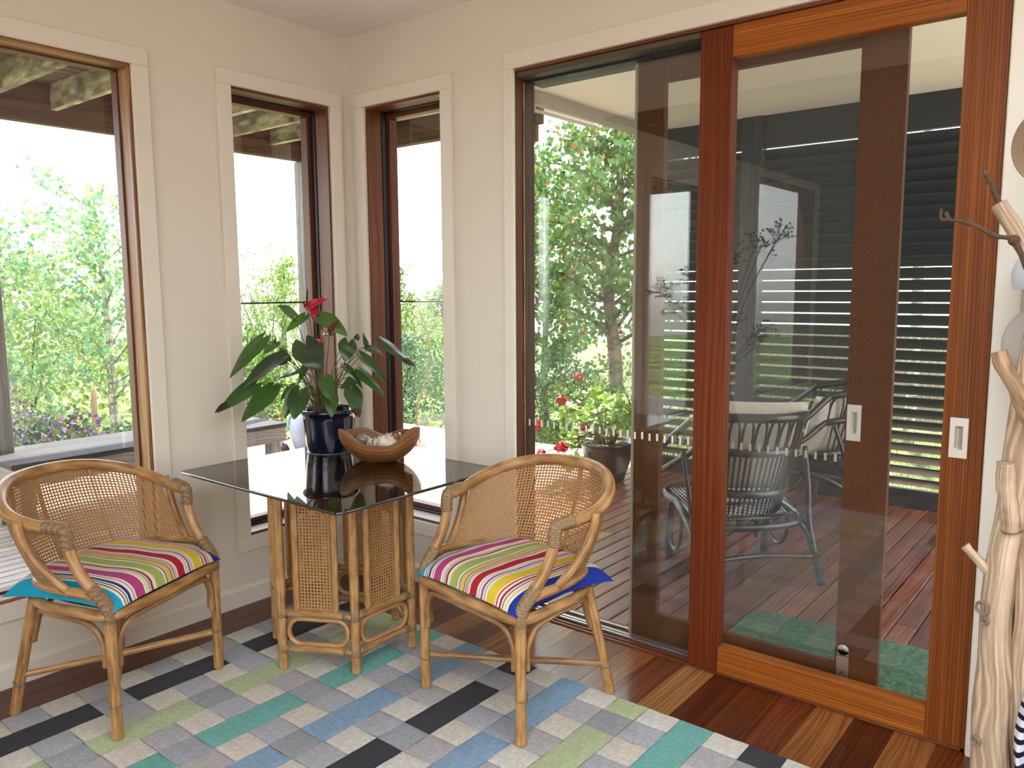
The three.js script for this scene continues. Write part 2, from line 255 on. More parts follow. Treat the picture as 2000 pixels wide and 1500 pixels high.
// ---------------------------------------------------------------- sliding doors
{
  const d = struct('door_1');
  const [x0, x1, , yt] = DR, tw = 0.0715, e = 0.0005;
  part('casing', boxAt(x0 - tw + 0.02, x1 + tw, yt, yt + tw, 0.0005, 0.02, { b: 0.002 }), M.trim, d);
  part('casing', boxAt(x0 - tw + 0.02, x0, 0, yt - e, 0.0005, 0.02, { b: 0.002, grain: 'y' }), M.trim, d);
  part('casing', boxAt(x1 + 0.004, x1 + tw, 0, yt - e, 0.0005, 0.02, { b: 0.002, grain: 'y' }), M.trim, d);
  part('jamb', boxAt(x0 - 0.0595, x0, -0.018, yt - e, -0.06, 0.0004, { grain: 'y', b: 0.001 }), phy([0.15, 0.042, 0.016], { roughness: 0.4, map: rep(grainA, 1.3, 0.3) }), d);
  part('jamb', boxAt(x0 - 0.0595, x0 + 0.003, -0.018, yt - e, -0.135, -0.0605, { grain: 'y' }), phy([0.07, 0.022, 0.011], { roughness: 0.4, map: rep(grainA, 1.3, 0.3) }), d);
  part('jamb_bead', boxAt(x0 + 0.0005, x0 + 0.006, -0.003, yt - 0.047, -0.059, -0.052, { grain: 'y' }), M.rattanD, d);
  part('jamb', boxAt(x1 - 0.012, x1 - e, -0.018, yt - e, -0.195, -0.08, { grain: 'y' }), M.jamb, d);
  part('door_head', boxAt(x0 + 0.004, x1 - 0.013, yt - 0.012, yt - e, -0.195, 0.004, { grain: 'x' }), M.jamb, d);
  part('head_track', boxAt(x0 + 0.004, x1 - 0.013, yt - 0.045, yt - 0.0125, -0.195, -0.074, {}), M.charcoal, d);
  part('head_track', boxAt(x0 + 0.001, 1.96, yt - 0.034, yt - 0.0125, -0.072, -0.006, {}), std([0.09, 0.075, 0.05], { roughness: 0.5 }), d);
  part('sill', boxAt(x0 + 0.0035, x1 - 0.0005, -0.03, -0.004, -0.2, 0.045, { b: 0.004 }), M.jamb, d);
  for (const [z, m] of [[-0.012, M.jamb], [-0.036, M.jamb], [-0.078, M.alu], [-0.1, M.alu], [-0.15, M.alu]]) part('sill_track', boxAt(x0 + 0.007, x1 - 0.013, -0.0035, 0.006, z - 0.006, z + 0.006, { b: 0.001 }), m, d);
}
function doorLeaf(label, x0, x1, sl, sr, y0, y1, rt, rb, zf, th, mats, glassZ, filling) { // stiles, rails and the glazing between
  const g = thing('sliding_door', label, 'door'), e = 0.0006;
  part('stile', boxAt(x0, x0 + sl, y0, y1, zf - th, zf, { b: 0.002, grain: 'y' }), mats[0], g);
  part('stile', boxAt(x1 - sr, x1, y0, y1, zf - th, zf, { b: 0.002, grain: 'y' }), mats[1], g);
  part('rail', boxAt(x0 + sl + e, x1 - sr - e, y1 - rt, y1, zf - th + 0.001, zf - 0.001, { b: 0.002 }), mats[2], g);
  part('rail', boxAt(x0 + sl + e, x1 - sr - e, y0, y0 + rb, zf - th + 0.001, zf - 0.001, { b: 0.002 }), mats[2], g);
  if (filling) part(filling[0], boxAt(x0 + sl - 0.008, x1 - sr + 0.008, y0 + rb - 0.008, y1 - rt + 0.008, glassZ - filling[2], glassZ, { b: 0.0002 }), filling[1], g);
  return g;
}
function flushPull(parent, x, y, z, w, h) {
  const s = new THREE.Shape(); s.moveTo(-w / 2, -h / 2); s.lineTo(w / 2, -h / 2); s.lineTo(w / 2, h / 2); s.lineTo(-w / 2, h / 2); s.closePath();
  const a = w * 0.24, b = h * 0.3, hole = new THREE.Path(); hole.moveTo(-a, -b); hole.lineTo(-a, b); hole.lineTo(a, b); hole.lineTo(a, -b); hole.closePath(); s.holes.push(hole);
  const g = new THREE.ExtrudeGeometry(s, { depth: 0.0025, bevelEnabled: true, bevelThickness: 0.001, bevelSize: 0.001, bevelSegments: 2 }); g.translate(x, y, z + 0.001);
  const cup = sheet((u, v) => { const px = lerp(-a, a, u), py = lerp(-b, b, v), k = sstep(0, 0.35, Math.min(u, 1 - u)) * sstep(0, 0.08, Math.min(v, 1 - v)); return [x + px, y + py, z + 0.0028 - 0.0022 * k]; }, 10, 16);
  const m = part('flush_pull', noIdx(g), M.handle, parent); lab(m, 'satin metal recessed flush pull');
  part('pull_recess', cup.toNonIndexed(), phy([0.36, 0.33, 0.28], { roughness: 0.4, metalness: 0.7 }), m);
}
{
  const A = doorLeaf('right glazed sliding door with orange brown timber frame and flush pull', 1.962, 2.938, 0.122, 0.118, 0.008, 2.424, 0.108, 0.102, -0.004, 0.058, [M.stile, M.stileB, M.railO], -0.03, ['pane', M.glass, 0.005]);
  flushPull(A, 2.868, 1.026, -0.004, 0.05, 0.126);
  const B = thing('fixed_glass_panel', 'left fixed clear glass panel with a row of white safety marks', 'glass panel');
  part('pane', merge([boxAt(1.1035, 2.03, 0.008, 2.392, -0.0775, -0.0735, { b: 0.0004 }), boxAt(1.1035, 2.03, 0.008, 2.392, -0.0965, -0.0925, { b: 0.0004 })]), M.glass, B);
  for (let i = 0; i < 26; i++) part('safety_mark', boxAt(1.112 + i * 0.0345, 1.121 + i * 0.0345, 0.875 + (i % 2) * 0.003, 0.905 + (i % 2) * 0.003, -0.0733, -0.0728, { b: 0.0001 }), M.dash, B);
  const markM = std([0.42, 0.38, 0.32], { roughness: 0.7 });
  const S = doorLeaf('half open insect screen door with dark brown frame behind the glass doors', 1.646, 2.642, 0.118, 0.146, 0.008, 2.39, 0.09, 0.12, -0.104, 0.034, [M.screenWood, M.screenWood, M.screenWood], -0.12, ['insect_mesh', M.mesh, 0.0006]);
  flushPull(S, 2.526, 1.026, -0.104, 0.046, 0.126);
  for (let i = 0; i < 20; i++) part('safety_mark', boxAt(1.79 + i * 0.0352, 1.799 + i * 0.0352, 0.876, 0.904, -0.1198, -0.1194, { b: 0.0001 }), markM, S);
  part('edge_strip', boxAt(1.634, 1.6455, 0.008, 2.39, -0.139, -0.1, { b: 0.001, grain: 'y' }), std([0.36, 0.33, 0.25], { roughness: 0.5 }), S);
  const bolt = part('foot_bolt', merge([boxAt(2.502, 2.546, 0.09, 0.165, -0.1035, -0.098, { b: 0.002 }), boxAt(2.504, 2.544, 0.168, 0.19, -0.1035, -0.1, { b: 0.001 }), tube([[2.524, 0.19, -0.1034], [2.524, 0.19, -0.1]], 0.02, { rad: 20 })]), M.chrome, S); lab(bolt, 'small metal foot bolt');
  part('screw', tube([[2.524, 0.19, -0.0999], [2.524, 0.19, -0.0985]], 0.004, { rad: 10 }), M.black, bolt); part('screw', tube([[2.524, 0.108, -0.098], [2.524, 0.108, -0.0965]], 0.004, { rad: 10 }), M.black, bolt);
}

// ---------------------------------------------------------------- rug: carved wool blocks in columns
{
  const rug = thing('patchwork_rug', 'patchwork wool rug of cream, grey, charcoal, green, teal and blue blocks under the chairs', 'rug');
  const x0 = 0.2655, z0 = 0.398, S = 0.1245, zEnd = 2.62, nCol = 21;
  part('backing', boxAt(x0 + 0.004, x0 + S * nCol - 0.004, 0.0003, 0.006, z0 + 0.004, zEnd - 0.004, { b: 0.001 }), std([0.09, 0.085, 0.08], { roughness: 1 }), rug);
  const wool = (c) => std(c, { roughness: 1, map: rep(speck, 0.11, 0.11), bumpMap: rep(speckBump, 0.14, 0.14), bumpScale: 0.002 });
  const C = { cream: [[0.77, 0.70, 0.60], [0.78, 0.74, 0.67]].map(wool), grey: [[0.53, 0.50, 0.50], [0.51, 0.51, 0.55]].map(wool), slate: [[0.38, 0.40, 0.415], [0.42, 0.44, 0.48]].map(wool), dark: [wool([0.052, 0.050, 0.060])], green: [wool([0.54, 0.62, 0.36])], teal: [wool([0.20, 0.50, 0.45])], blue: [wool([0.29, 0.44, 0.61])] };
  const strip = { 1: 'dark', 3: 'green', 5: 'teal', 7: 'blue', 9: 'dark', 11: 'blue', 13: 'green', 15: 'teal', 17: 'dark', 19: 'blue' };
  const block = (i, a, b, kind) => {
    a = Math.max(a, z0); b = Math.min(b, zEnd); if (b - a < 0.012) return;
    const w = S - 0.0012, l = b - a - 0.0012, nx = 6, nz = Math.max(4, Math.round(l / 0.022)), ew = (t, n, len) => { const k = Math.round(t * n), f = 0.0035 / len; return k === 0 ? 0 : k === n ? 1 : k === 1 ? f : k === n - 1 ? 1 - f : f + (1 - 2 * f) * (k - 1) / (n - 2); }, cx = x0 + S * (i + 0.5), cz = (a + b) / 2, ph = rr(0, 9), wob = rr(-0.0012, 0.0012);
    const g = sheet((u0, v0) => { const u = ew(u0, nx + 2, w), v = ew(v0, nz + 2, l), px = (u - 0.5) * w, pz = (v - 0.5) * l, ex = Math.min(u, 1 - u) * w, ez = Math.min(v, 1 - v) * l, m = Math.min(ex, ez); const h = m < 0.0005 ? 0.0075 : 0.0105 + 0.0012 * sstep(0.003, 0.025, m) + 0.0008 * Math.sin(px * 70 + ph) * Math.sin(pz * 60 + ph); return [cx + px + wob * Math.sin(pz * 30 + ph), h, cz + pz + wob * Math.sin(px * 40 + ph)]; }, nx + 2, nz + 2, (u0, v0) => [ew(u0, nx + 2, w) * w + i * 0.37, ew(v0, nz + 2, l) * l + a]);
    part('block', g, C[kind][Math.floor(rnd() * C[kind].length)], rug);
  };
  for (let i = 0; i < nCol; i++) {
    if (strip[i]) { const s = ((i - 1) / 2) % 2 === 0 ? 0.13 : 0.381; for (let z = s - 0.498; z < zEnd; z += 0.498) { block(i, z, z + 0.3735, strip[i]); block(i, z + 0.3735, z + 0.498, 'slate'); } }
    else for (let z = 0.1275 - 0.249; z < zEnd; z += 0.249) { block(i, z, z + 0.1245, i === 20 ? 'grey' : 'cream'); block(i, z + 0.1245, z + 0.249, 'grey'); }
  }
}

// ---------------------------------------------------------------- cane webbing: a sheet with an octagonal hole in every cell
function caneSheet(f, nu, nv, open = 0.31) {
  const P = [], U = [], k = open * 0.42, add = (cu, cv, list) => { for (const [a, b] of list) { P.push(...f((cu + a) / nu, (cv + b) / nv)); U.push(cu + a, cv + b); } };
  const h = [[0.5 + open, 0.5 - k], [0.5 + open, 0.5 + k], [0.5 + k, 0.5 + open], [0.5 - k, 0.5 + open], [0.5 - open, 0.5 + k], [0.5 - open, 0.5 - k], [0.5 - k, 0.5 - open], [0.5 + k, 0.5 - open]];
  const o = [[1, 0.5], [1, 1], [0.5, 1], [0, 1], [0, 0.5], [0, 0], [0.5, 0], [1, 0]];
  for (let j = 0; j < nv; j++) for (let i = 0; i < nu; i++) for (let q = 0; q < 8; q++) { const r = (q + 1) % 8; // hole edge q-r faces outer points
    const oq = o[Math.floor(((q + 7) % 8))], on = o[q]; add(i, j, [h[q], oq, on]); add(i, j, [h[q], on, h[r]]); }
  const g = geo(P, null, U); const m = mergeVertices(g.deleteAttribute('normal'), 1e-5); m.computeVertexNormals(); return m;
}
const wrapR = (base, turns, amp = 0.0019) => (t) => base + amp * Math.abs(Math.sin(t * turns * Math.PI));
const node = (p, d, r) => tube([[p[0] - d[0] * 0.006, p[1] - d[1] * 0.006, p[2] - d[2] * 0.006], p, [p[0] + d[0] * 0.006, p[1] + d[1] * 0.006, p[2] + d[2] * 0.006]], (t) => r + 0.0016 * Math.sin(t * Math.PI), { seg: 6, rad: 14 });

// ---------------------------------------------------------------- rattan barrel chair (origin between the front feet, front = +z)
const caneRail = (t) => { const s = Math.sin(t * Math.PI / 2), c = Math.cos(t * Math.PI / 2), q = Math.abs(s), g = Math.sign(s); return [0.38 * g * q ** (2 / 1.941) - 0.092 * g * q ** 12, 0.818 - 0.108 * q ** 3.314, -(0.131 + 0.428 * Math.max(c, 0) ** (2 / 1.941))]; };
const caneHoop = (t) => { const s = Math.sin(t * Math.PI / 2), c = Math.cos(t * Math.PI / 2), q = Math.abs(s), g = Math.sign(s); return [0.289 * g * q ** (2 / 2.363), 0.482 + 0.02 * q * q, -(0.082 + 0.372 * Math.max(c, 0) ** (2 / 2.363))]; };
const range = (a, b, n, f) => Array.from({ length: n + 1 }, (_, i) => f(lerp(a, b, i / n)));
function makeChair(label) {
  const c = thing('rattan_armchair', label, 'chair', [0, 0.0138, 0], 0, 'rattan barrel chairs at the glass table'); const y0 = 0;
  const R = 0.0185;
  for (const s of [-1, 1]) {
    const fl = part('leg', tube([[0.263 * s, y0, 0], [0.2632 * s, 0.2, 0.001], [0.263 * s, 0.455, 0]], (t) => R + 0.0006 * Math.sin(t * 9), { seg: 12, rad: 16 }), M.rattan, c);
    part('node', node([0.263 * s, s > 0 ? 0.155 : 0.115, 0], [0, 1, 0], R + 0.0005), M.wrap, fl);
    const rl = part('leg', tube([[0.237 * s, y0, -0.474], [0.232 * s, 0.15, -0.438], [0.217 * s, 0.43, -0.368]], R, { seg: 12, rad: 16 }), M.rattan, c);
    part('node', node([0.2345 * s, 0.115, -0.447], [-0.04 * s, 0.96, 0.25], R + 0.0005), M.wrap, rl);
  }
  const seat = [[-0.263, 0.425, 0], [-0.13, 0.424, 0.018], [0, 0.424, 0.024], [0.13, 0.424, 0.018], [0.263, 0.425, 0], [0.268, 0.425, -0.13], [0.252, 0.425, -0.28], [0.2, 0.425, -0.37], [0, 0.425, -0.392], [-0.2, 0.425, -0.37], [-0.252, 0.425, -0.28], [-0.268, 0.425, -0.13]];
  part('seat_frame', tube(seat, 0.0185, { closed: true, seg: 90, rad: 14 }), M.rattan, c);
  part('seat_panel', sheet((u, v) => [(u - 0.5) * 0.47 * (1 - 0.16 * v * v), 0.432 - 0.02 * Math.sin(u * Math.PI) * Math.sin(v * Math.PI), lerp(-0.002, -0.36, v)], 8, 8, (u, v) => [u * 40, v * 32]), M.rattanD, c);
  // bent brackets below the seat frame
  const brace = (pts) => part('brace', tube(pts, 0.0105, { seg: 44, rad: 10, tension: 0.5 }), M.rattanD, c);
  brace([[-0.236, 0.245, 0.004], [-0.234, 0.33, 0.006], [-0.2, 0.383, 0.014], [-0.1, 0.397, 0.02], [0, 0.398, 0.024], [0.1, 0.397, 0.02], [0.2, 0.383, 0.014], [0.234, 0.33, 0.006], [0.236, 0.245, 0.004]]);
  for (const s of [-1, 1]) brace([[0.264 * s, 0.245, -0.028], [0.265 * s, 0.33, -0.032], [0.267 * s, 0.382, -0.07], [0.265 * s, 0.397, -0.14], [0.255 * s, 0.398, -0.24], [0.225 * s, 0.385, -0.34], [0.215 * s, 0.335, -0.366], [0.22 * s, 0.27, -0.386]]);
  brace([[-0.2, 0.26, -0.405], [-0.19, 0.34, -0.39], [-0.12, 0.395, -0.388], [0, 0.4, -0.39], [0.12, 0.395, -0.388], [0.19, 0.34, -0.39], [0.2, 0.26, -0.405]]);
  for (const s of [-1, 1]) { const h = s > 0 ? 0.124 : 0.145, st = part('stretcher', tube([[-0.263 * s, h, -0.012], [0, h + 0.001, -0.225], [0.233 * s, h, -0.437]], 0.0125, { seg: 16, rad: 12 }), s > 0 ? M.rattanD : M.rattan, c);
    part('binding', tube([[-0.258 * s, h, -0.018], [-0.232 * s, h, -0.043]], wrapR(0.0135, 8), { curve: true, seg: 20, rad: 12 }), M.wrap, st); }
  // back: rail, hoop, arms
  part('top_rail', tube(range(-1, 1, 44, caneRail), (t) => 0.0205 + 0.0012 * Math.sin(t * Math.PI), { seg: 96, rad: 16 }), M.rattan, c);
  part('lower_hoop', tube([[-0.262, 0.462, -0.012], [-0.272, 0.488, -0.04], ...range(-0.97, 0.97, 34, caneHoop), [0.272, 0.488, -0.04], [0.262, 0.462, -0.012]], (t) => 0.0135 + 0.005 * sstep(0.25, 0, Math.min(t, 1 - t)), { seg: 96, rad: 14 }), M.rattan, c);
  for (const s of [-1, 1]) {
    const arm = part('arm', tube([[0.263 * s, 0.45, 0], [0.267 * s, 0.478, -0.022], [0.274 * s, 0.522, -0.062], [0.281 * s, 0.585, -0.105], [0.286 * s, 0.65, -0.128], [0.288 * s, 0.71, -0.133]], 0.019, { seg: 36, rad: 16 }), M.rattan, c);
    lab(part('binding', tube([[0.288 * s, 0.648, -0.129], [0.289 * s, 0.69, -0.131], [0.2895 * s, 0.712, -0.138], [0.297 * s, 0.7185, -0.168], [0.306 * s, 0.7235, -0.2]], wrapR(0.0212, 17), { seg: 110, rad: 16 }), M.wrap, arm), 'pale cane binding round the arm end');
    part('binding', tube([[0.263 * s, 0.435, 0], [0.2645 * s, 0.46, -0.008], [0.269 * s, 0.49, -0.034], [0.274 * s, 0.515, -0.06]], (t) => lerp(0.0215, 0.0225, t) + 0.002 * Math.abs(Math.sin(t * 15 * Math.PI)), { seg: 96, rad: 16 }), M.wrap, arm);
    part('binding', tube([[0.263 * s, 0.402, 0], [0.263 * s, 0.452, 0]], wrapR(0.0212, 9), { curve: true, seg: 60, rad: 16 }), M.wrap, arm);
    part('binding', tube([[0.238 * s, 0.4245, 0.0045], [0.205 * s, 0.4245, 0.0095]], wrapR(0.0198, 6), { seg: 40, rad: 14 }), M.wrap, arm);
    part('back_post', tube([[0.342 * s, 0.742, -0.272], [0.342 * s, 0.7, -0.262], [0.331 * s, 0.63, -0.236], [0.311 * s, 0.56, -0.19], [0.291 * s, 0.505, -0.138]], (t) => 0.0145, { seg: 24, rad: 12, flat: 1 }), M.rattan, c);
  }
  const S = (t, v) => { const a = caneRail(t * 0.775), b = caneHoop(t * 0.93), w = Math.sin(v * Math.PI); return [lerp(a[0], b[0], v) * (1 + 0.025 * w), lerp(a[1] - 0.012, b[1] + 0.008, v), lerp(a[2], b[2], v) - 0.012 * w]; };
  const cuts = [-1, -0.42, 0, 0.42, 1];
  for (let i = 0; i < 4; i++) part('cane_panel', caneSheet((u, v) => S(lerp(cuts[i], cuts[i + 1], u), v), i === 0 || i === 3 ? 21 : 16, 27, 0.25), M.cane, c);
  part('back_stake', tube(range(0, 1, 6, (v) => { const p = S(0, v); return [p[0], p[1], p[2] - 0.009]; }), 0.011, { seg: 18, rad: 12, flat: 0.7 }), M.rattanD, c);
  part('back_stake', tube([[0, 0.482, -0.452], [0, 0.455, -0.43], [0, 0.425, -0.4]], 0.0125, { seg: 10, rad: 12 }), M.rattan, c);
  for (const t of [-0.42, 0.42]) part('seam', tube(range(0, 1, 6, (v) => { const p = S(t, v); return [p[0] * 0.985, p[1], p[2] * 0.99]; }), 0.0042, { seg: 18, rad: 8 }), M.cane, c);
  return c;
}
const chair1 = makeChair('rattan barrel armchair on the right, in front of the glass doors');
chair1.position.set(1.535, 0.0138, 0.822); chair1.rotation.y = -0.157;
const chair2 = chair1.clone(); chair2.name = numbered('rattan_armchair'); scene.add(chair2); chair2.userData = { ...chair1.userData, label: 'rattan barrel armchair on the left, in front of the large window' };
chair2.position.set(0.613, 0.0138, 1.424); chair2.rotation.y = 1.948;

// striped cushions
const stripes = (() => {
  const S = [[9, '#12a5c9'], [1.4, '#ece4d6'], [0.5, '#4a2632'], [1, '#ece4d6'], [0.5, '#4a2632'], [0.8, '#ece4d6'], [1.6, '#1d2f8c'], [1.6, '#ece4d6'], [0.5, '#8a3a2e'], [1.3, '#ece4d6'], [6, '#b8407f'], [1.3, '#efe7da'], [1.2, '#d9d3a0'], [0.8, '#ece4d6'], [0.5, '#34456b'], [1.0, '#d8d0c2'], [1.6, '#a01f33'], [1.8, '#ece4d6'], [1, '#cfc7ae'], [6.2, '#a3b65c'], [1.4, '#ece4d6'], [0.6, '#1d2f6c'], [1.4, '#d9b98a'], [2.4, '#d8bd4c'], [0.6, '#1c2456'], [1, '#e8dccb'], [0.6, '#b0303a'], [2, '#cbb8a3'], [1, '#ece4d6'], [5.6, '#b0142f'], [1.4, '#ece4d6'], [1, '#b9c0c0'], [1.2, '#ece4d6'], [1.3, '#a13a86'], [1.2, '#ddd6cc'], [0.8, '#9fb0a6'], [1.3, '#ece4d6'], [6.4, '#e0c235'], [1, '#ece4d6'], [0.9, '#b5253a'], [1.4, '#ece4d6'], [1.4, '#a3263c'], [1, '#ece4d6'], [0.5, '#2b3350'], [1.6, '#e6dccf'], [0.7, '#e0c235'], [1.2, '#ece4d6'], [9, '#0e2f9b']];
  const tot = S.reduce((a, s) => a + s[0], 0), W = 1024, d = new Uint8Array(W * 8 * 4); const c = new THREE.Color();
  for (let x = 0; x < W; x++) { let a = (x + 0.5) / W * tot, i = 0; while (a > S[i][0] && i < S.length - 1) a -= S[i++][0]; c.setStyle(S[i][1], THREE.SRGBColorSpace); c.getRGB(c, THREE.SRGBColorSpace); for (let y = 0; y < 8; y++) d.set([c.r * 255, c.g * 255, c.b * 255, 255], (y * W + x) * 4); }
  const t = new THREE.DataTexture(d, W, 8); t.wrapS = t.wrapT = THREE.RepeatWrapping; t.magFilter = THREE.LinearFilter; t.colorSpace = THREE.SRGBColorSpace; t.needsUpdate = true; return t;
})();
const fabric = std([0.93, 0.93, 0.93], { roughness: 0.9, map: stripes, bumpMap: rep(speckBump, 4, 4), bumpScale: 0.002 });
function makeCushion(label) {
  const hx = 0.268, hz = 0.235, zc = -0.212, yb = 0.454;
  const c = thing('striped_cushion', label, 'cushion', [0, 0, 0], 0, 'striped seat cushions');
  const side = (sg) => sheet((u, v) => { const a = u * 2 - 1, b = v * 2 - 1, pin = 1 + 0.02 * (Math.abs(a) * Math.abs(b)) ** 3 - 0.03 * (1 - Math.abs(a) ** 2) * Math.abs(b) ** 4 - 0.045 * (1 - b * b) * Math.abs(a) ** 4; const x = a * hx * pin, z = zc + b * hz * pin + 0.012 * (1 - a * a) * b; const prof = (1 - Math.abs(a) ** 7) ** 0.5 * (1 - Math.abs(b) ** 7) ** 0.5 * (1 - 0.45 * Math.abs(a * b) ** 3); const cornerDrop = 0.012 * (Math.abs(a * b)) ** 4; return [x, yb - cornerDrop + (sg > 0 ? 0.066 : -0.008) * prof + (sg > 0 ? 0.003 * Math.sin(a * 7 + b * 3) * Math.sin(b * 5 + 1) * prof : 0), z]; }, 56, 48, (u, v) => [sg > 0 ? u * 0.94 + 0.03 : 0.0, v]);
  part('cover', side(1), fabric, c);
  lab(part('underside', sheet((u, v) => { const a = u * 2 - 1, b = v * 2 - 1, pin = 1 + 0.02 * (Math.abs(a) * Math.abs(b)) ** 3 - 0.03 * (1 - Math.abs(a) ** 2) * Math.abs(b) ** 4 - 0.045 * (1 - b * b) * Math.abs(a) ** 4; const prof = (1 - Math.abs(a) ** 7) ** 0.5 * (1 - Math.abs(b) ** 7) ** 0.5 * (1 - 0.45 * Math.abs(a * b) ** 3); return [a * hx * pin, yb - 0.012 * Math.abs(a * b) ** 4 - 0.008 * prof, zc + b * hz * pin + 0.012 * (1 - a * a) * b]; }, 40, 40, (u, v) => [u < 0.5 ? 0.04 : 0.96, v]), fabric, c), 'plain turquoise and navy underside');
  return c;
}
const cush1 = makeCushion('striped cushion on the right rattan chair, plain navy side by the doors');
cush1.position.copy(chair1.position); cush1.rotation.copy(chair1.rotation);
const cush2 = cush1.clone(); cush2.name = numbered('striped_cushion'); scene.add(cush2); cush2.userData = { ...cush1.userData, label: 'striped cushion on the left rattan chair, plain turquoise side facing out' };
cush2.position.copy(chair2.position); cush2.rotation.copy(chair2.rotation);

// ---------------------------------------------------------------- hexagonal cane table with a smoked glass top
{
  const cx = 0.725, cz = 0.722, t = thing('glass_table', 'rattan and cane pedestal table with a square smoked glass top', 'table', [cx, 0.0138, cz]);
  const H = 0.733, RH = 0.3, vtx = range(0, 5, 5, (k) => [Math.sin(k * Math.PI / 3) * RH, Math.cos(k * Math.PI / 3) * RH]);
  vtx.forEach(([x, z]) => part('leg', tube([[x, 0, z], [x * 1.002, H / 2, z], [x, H, z]], (s) => 0.0185 + 0.0005 * Math.sin(s * 14), { seg: 14, rad: 16 }), M.rattan, t));
  for (let k = 0; k < 6; k++) {
    const a = vtx[k], b = vtx[(k + 1) % 6], at = (f, y, o = 0) => { const x = lerp(a[0], b[0], f), z = lerp(a[1], b[1], f), mx = (a[0] + b[0]) / 2, mz = (a[1] + b[1]) / 2, l = Math.hypot(mx, mz); return [x + mx / l * o, y, z + mz / l * o]; };
    for (const y of [0.083, 0.228]) { const r = part('rail', tube([at(0.02, y), at(0.5, y), at(0.98, y)], 0.0155, { seg: 8, rad: 14 }), M.rattan, t);
      for (const f of [[0.07, 0.16], [0.84, 0.93]]) part('binding', tube([at(f[0], y), at(f[1], y)], wrapR(0.0168, 4), { seg: 32, curve: true, rad: 12 }), M.wrap, r); }
    part('rail', tube([at(0.02, H - 0.014), at(0.98, H - 0.014)], 0.012, { rad: 12 }), M.rattanD, t);
    const ov = []; for (let i = 0; i < 40; i++) { const q = i / 40 * Math.PI * 2, cc = Math.cos(q), ss = Math.sin(q), L = 0.075, hr = 0.046; ov.push(at(0.5 + (Math.sign(cc) * L + cc * hr) / RH * (Math.abs(cc) < 0.02 ? 0 : 1), 0.1555 + ss * 0.05)); }
    part('oval_ring', tube(ov, 0.0095, { closed: true, seg: 80, rad: 12 }), M.rattan, t);
    for (const f of [0.215, 0.745]) part('stake', tube([at(f, 0.238), at(f, 0.246), at(f, 0.27), at(f, H * 0.7), at(f, H - 0.012)], (s) => 0.0155 * Math.min(1, 0.5 + s * 12), { seg: 26, rad: 14, flat: 0.8 }), M.rattan, t);
    part('cane_panel', caneSheet((u, v) => { const p = at(lerp(0.24, 0.72, u), lerp(0.236, H - 0.015, v)); return p; }, 11, 37, 0.27), M.cane, t);
  }
  for (const [x, z] of vtx) for (const y of [0.083, 0.228]) part('binding', tube([[x, y - 0.017, z], [x, y + 0.017, z]], wrapR(0.0205, 5), { seg: 36, curve: true, rad: 16 }), M.wrap, t);
  const s = new THREE.Shape(), hx = 0.507, hz = 0.422, r = 0.03; s.moveTo(-hx + r, -hz); s.lineTo(hx - r, -hz); s.absarc(hx - r, -hz + r, r, -Math.PI / 2, 0); s.lineTo(hx, hz - r); s.absarc(hx - r, hz - r, r, 0, Math.PI / 2); s.lineTo(-hx + r, hz); s.absarc(-hx + r, hz - r, r, Math.PI / 2, Math.PI); s.lineTo(-hx, -hz + r); s.absarc(-hx + r, -hz + r, r, Math.PI, Math.PI * 1.5);
  const g = new THREE.ExtrudeGeometry(s, { depth: 0.009, bevelEnabled: true, bevelThickness: 0.0015, bevelSize: 0.0015, bevelSegments: 2, curveSegments: 8 }); g.rotateX(-Math.PI / 2); g.translate(0.739 - cx, H + 0.0035, 0.7225 - cz);
  lab(part('glass_top', noIdx(g), M.smoked, t), 'smoked glass top with rounded corners');
  { const rim = s.getPoints(10).slice(0, -1).map((p) => [(p.x) * 1.003 + 0.739 - cx, H + 0.0083, -p.y * 1.003 + 0.7225 - cz]); part('glass_edge', tube(rim, (t, q, a) => 0.0058, { closed: true, curve: false, rad: 8, flat: 0.55, up: [0, 1, 0] }), phy([0.012, 0.016, 0.016], { roughness: 0.12, clearcoat: 1 }), t); }
  for (const [x, z] of vtx) part('bumper', tube([[x, H, z], [x, H + 0.0018, z]], 0.01, { rad: 12 }), M.black, t);
}
const TOP = 0.0138 + 0.733 + 0.0035 + 0.0107;

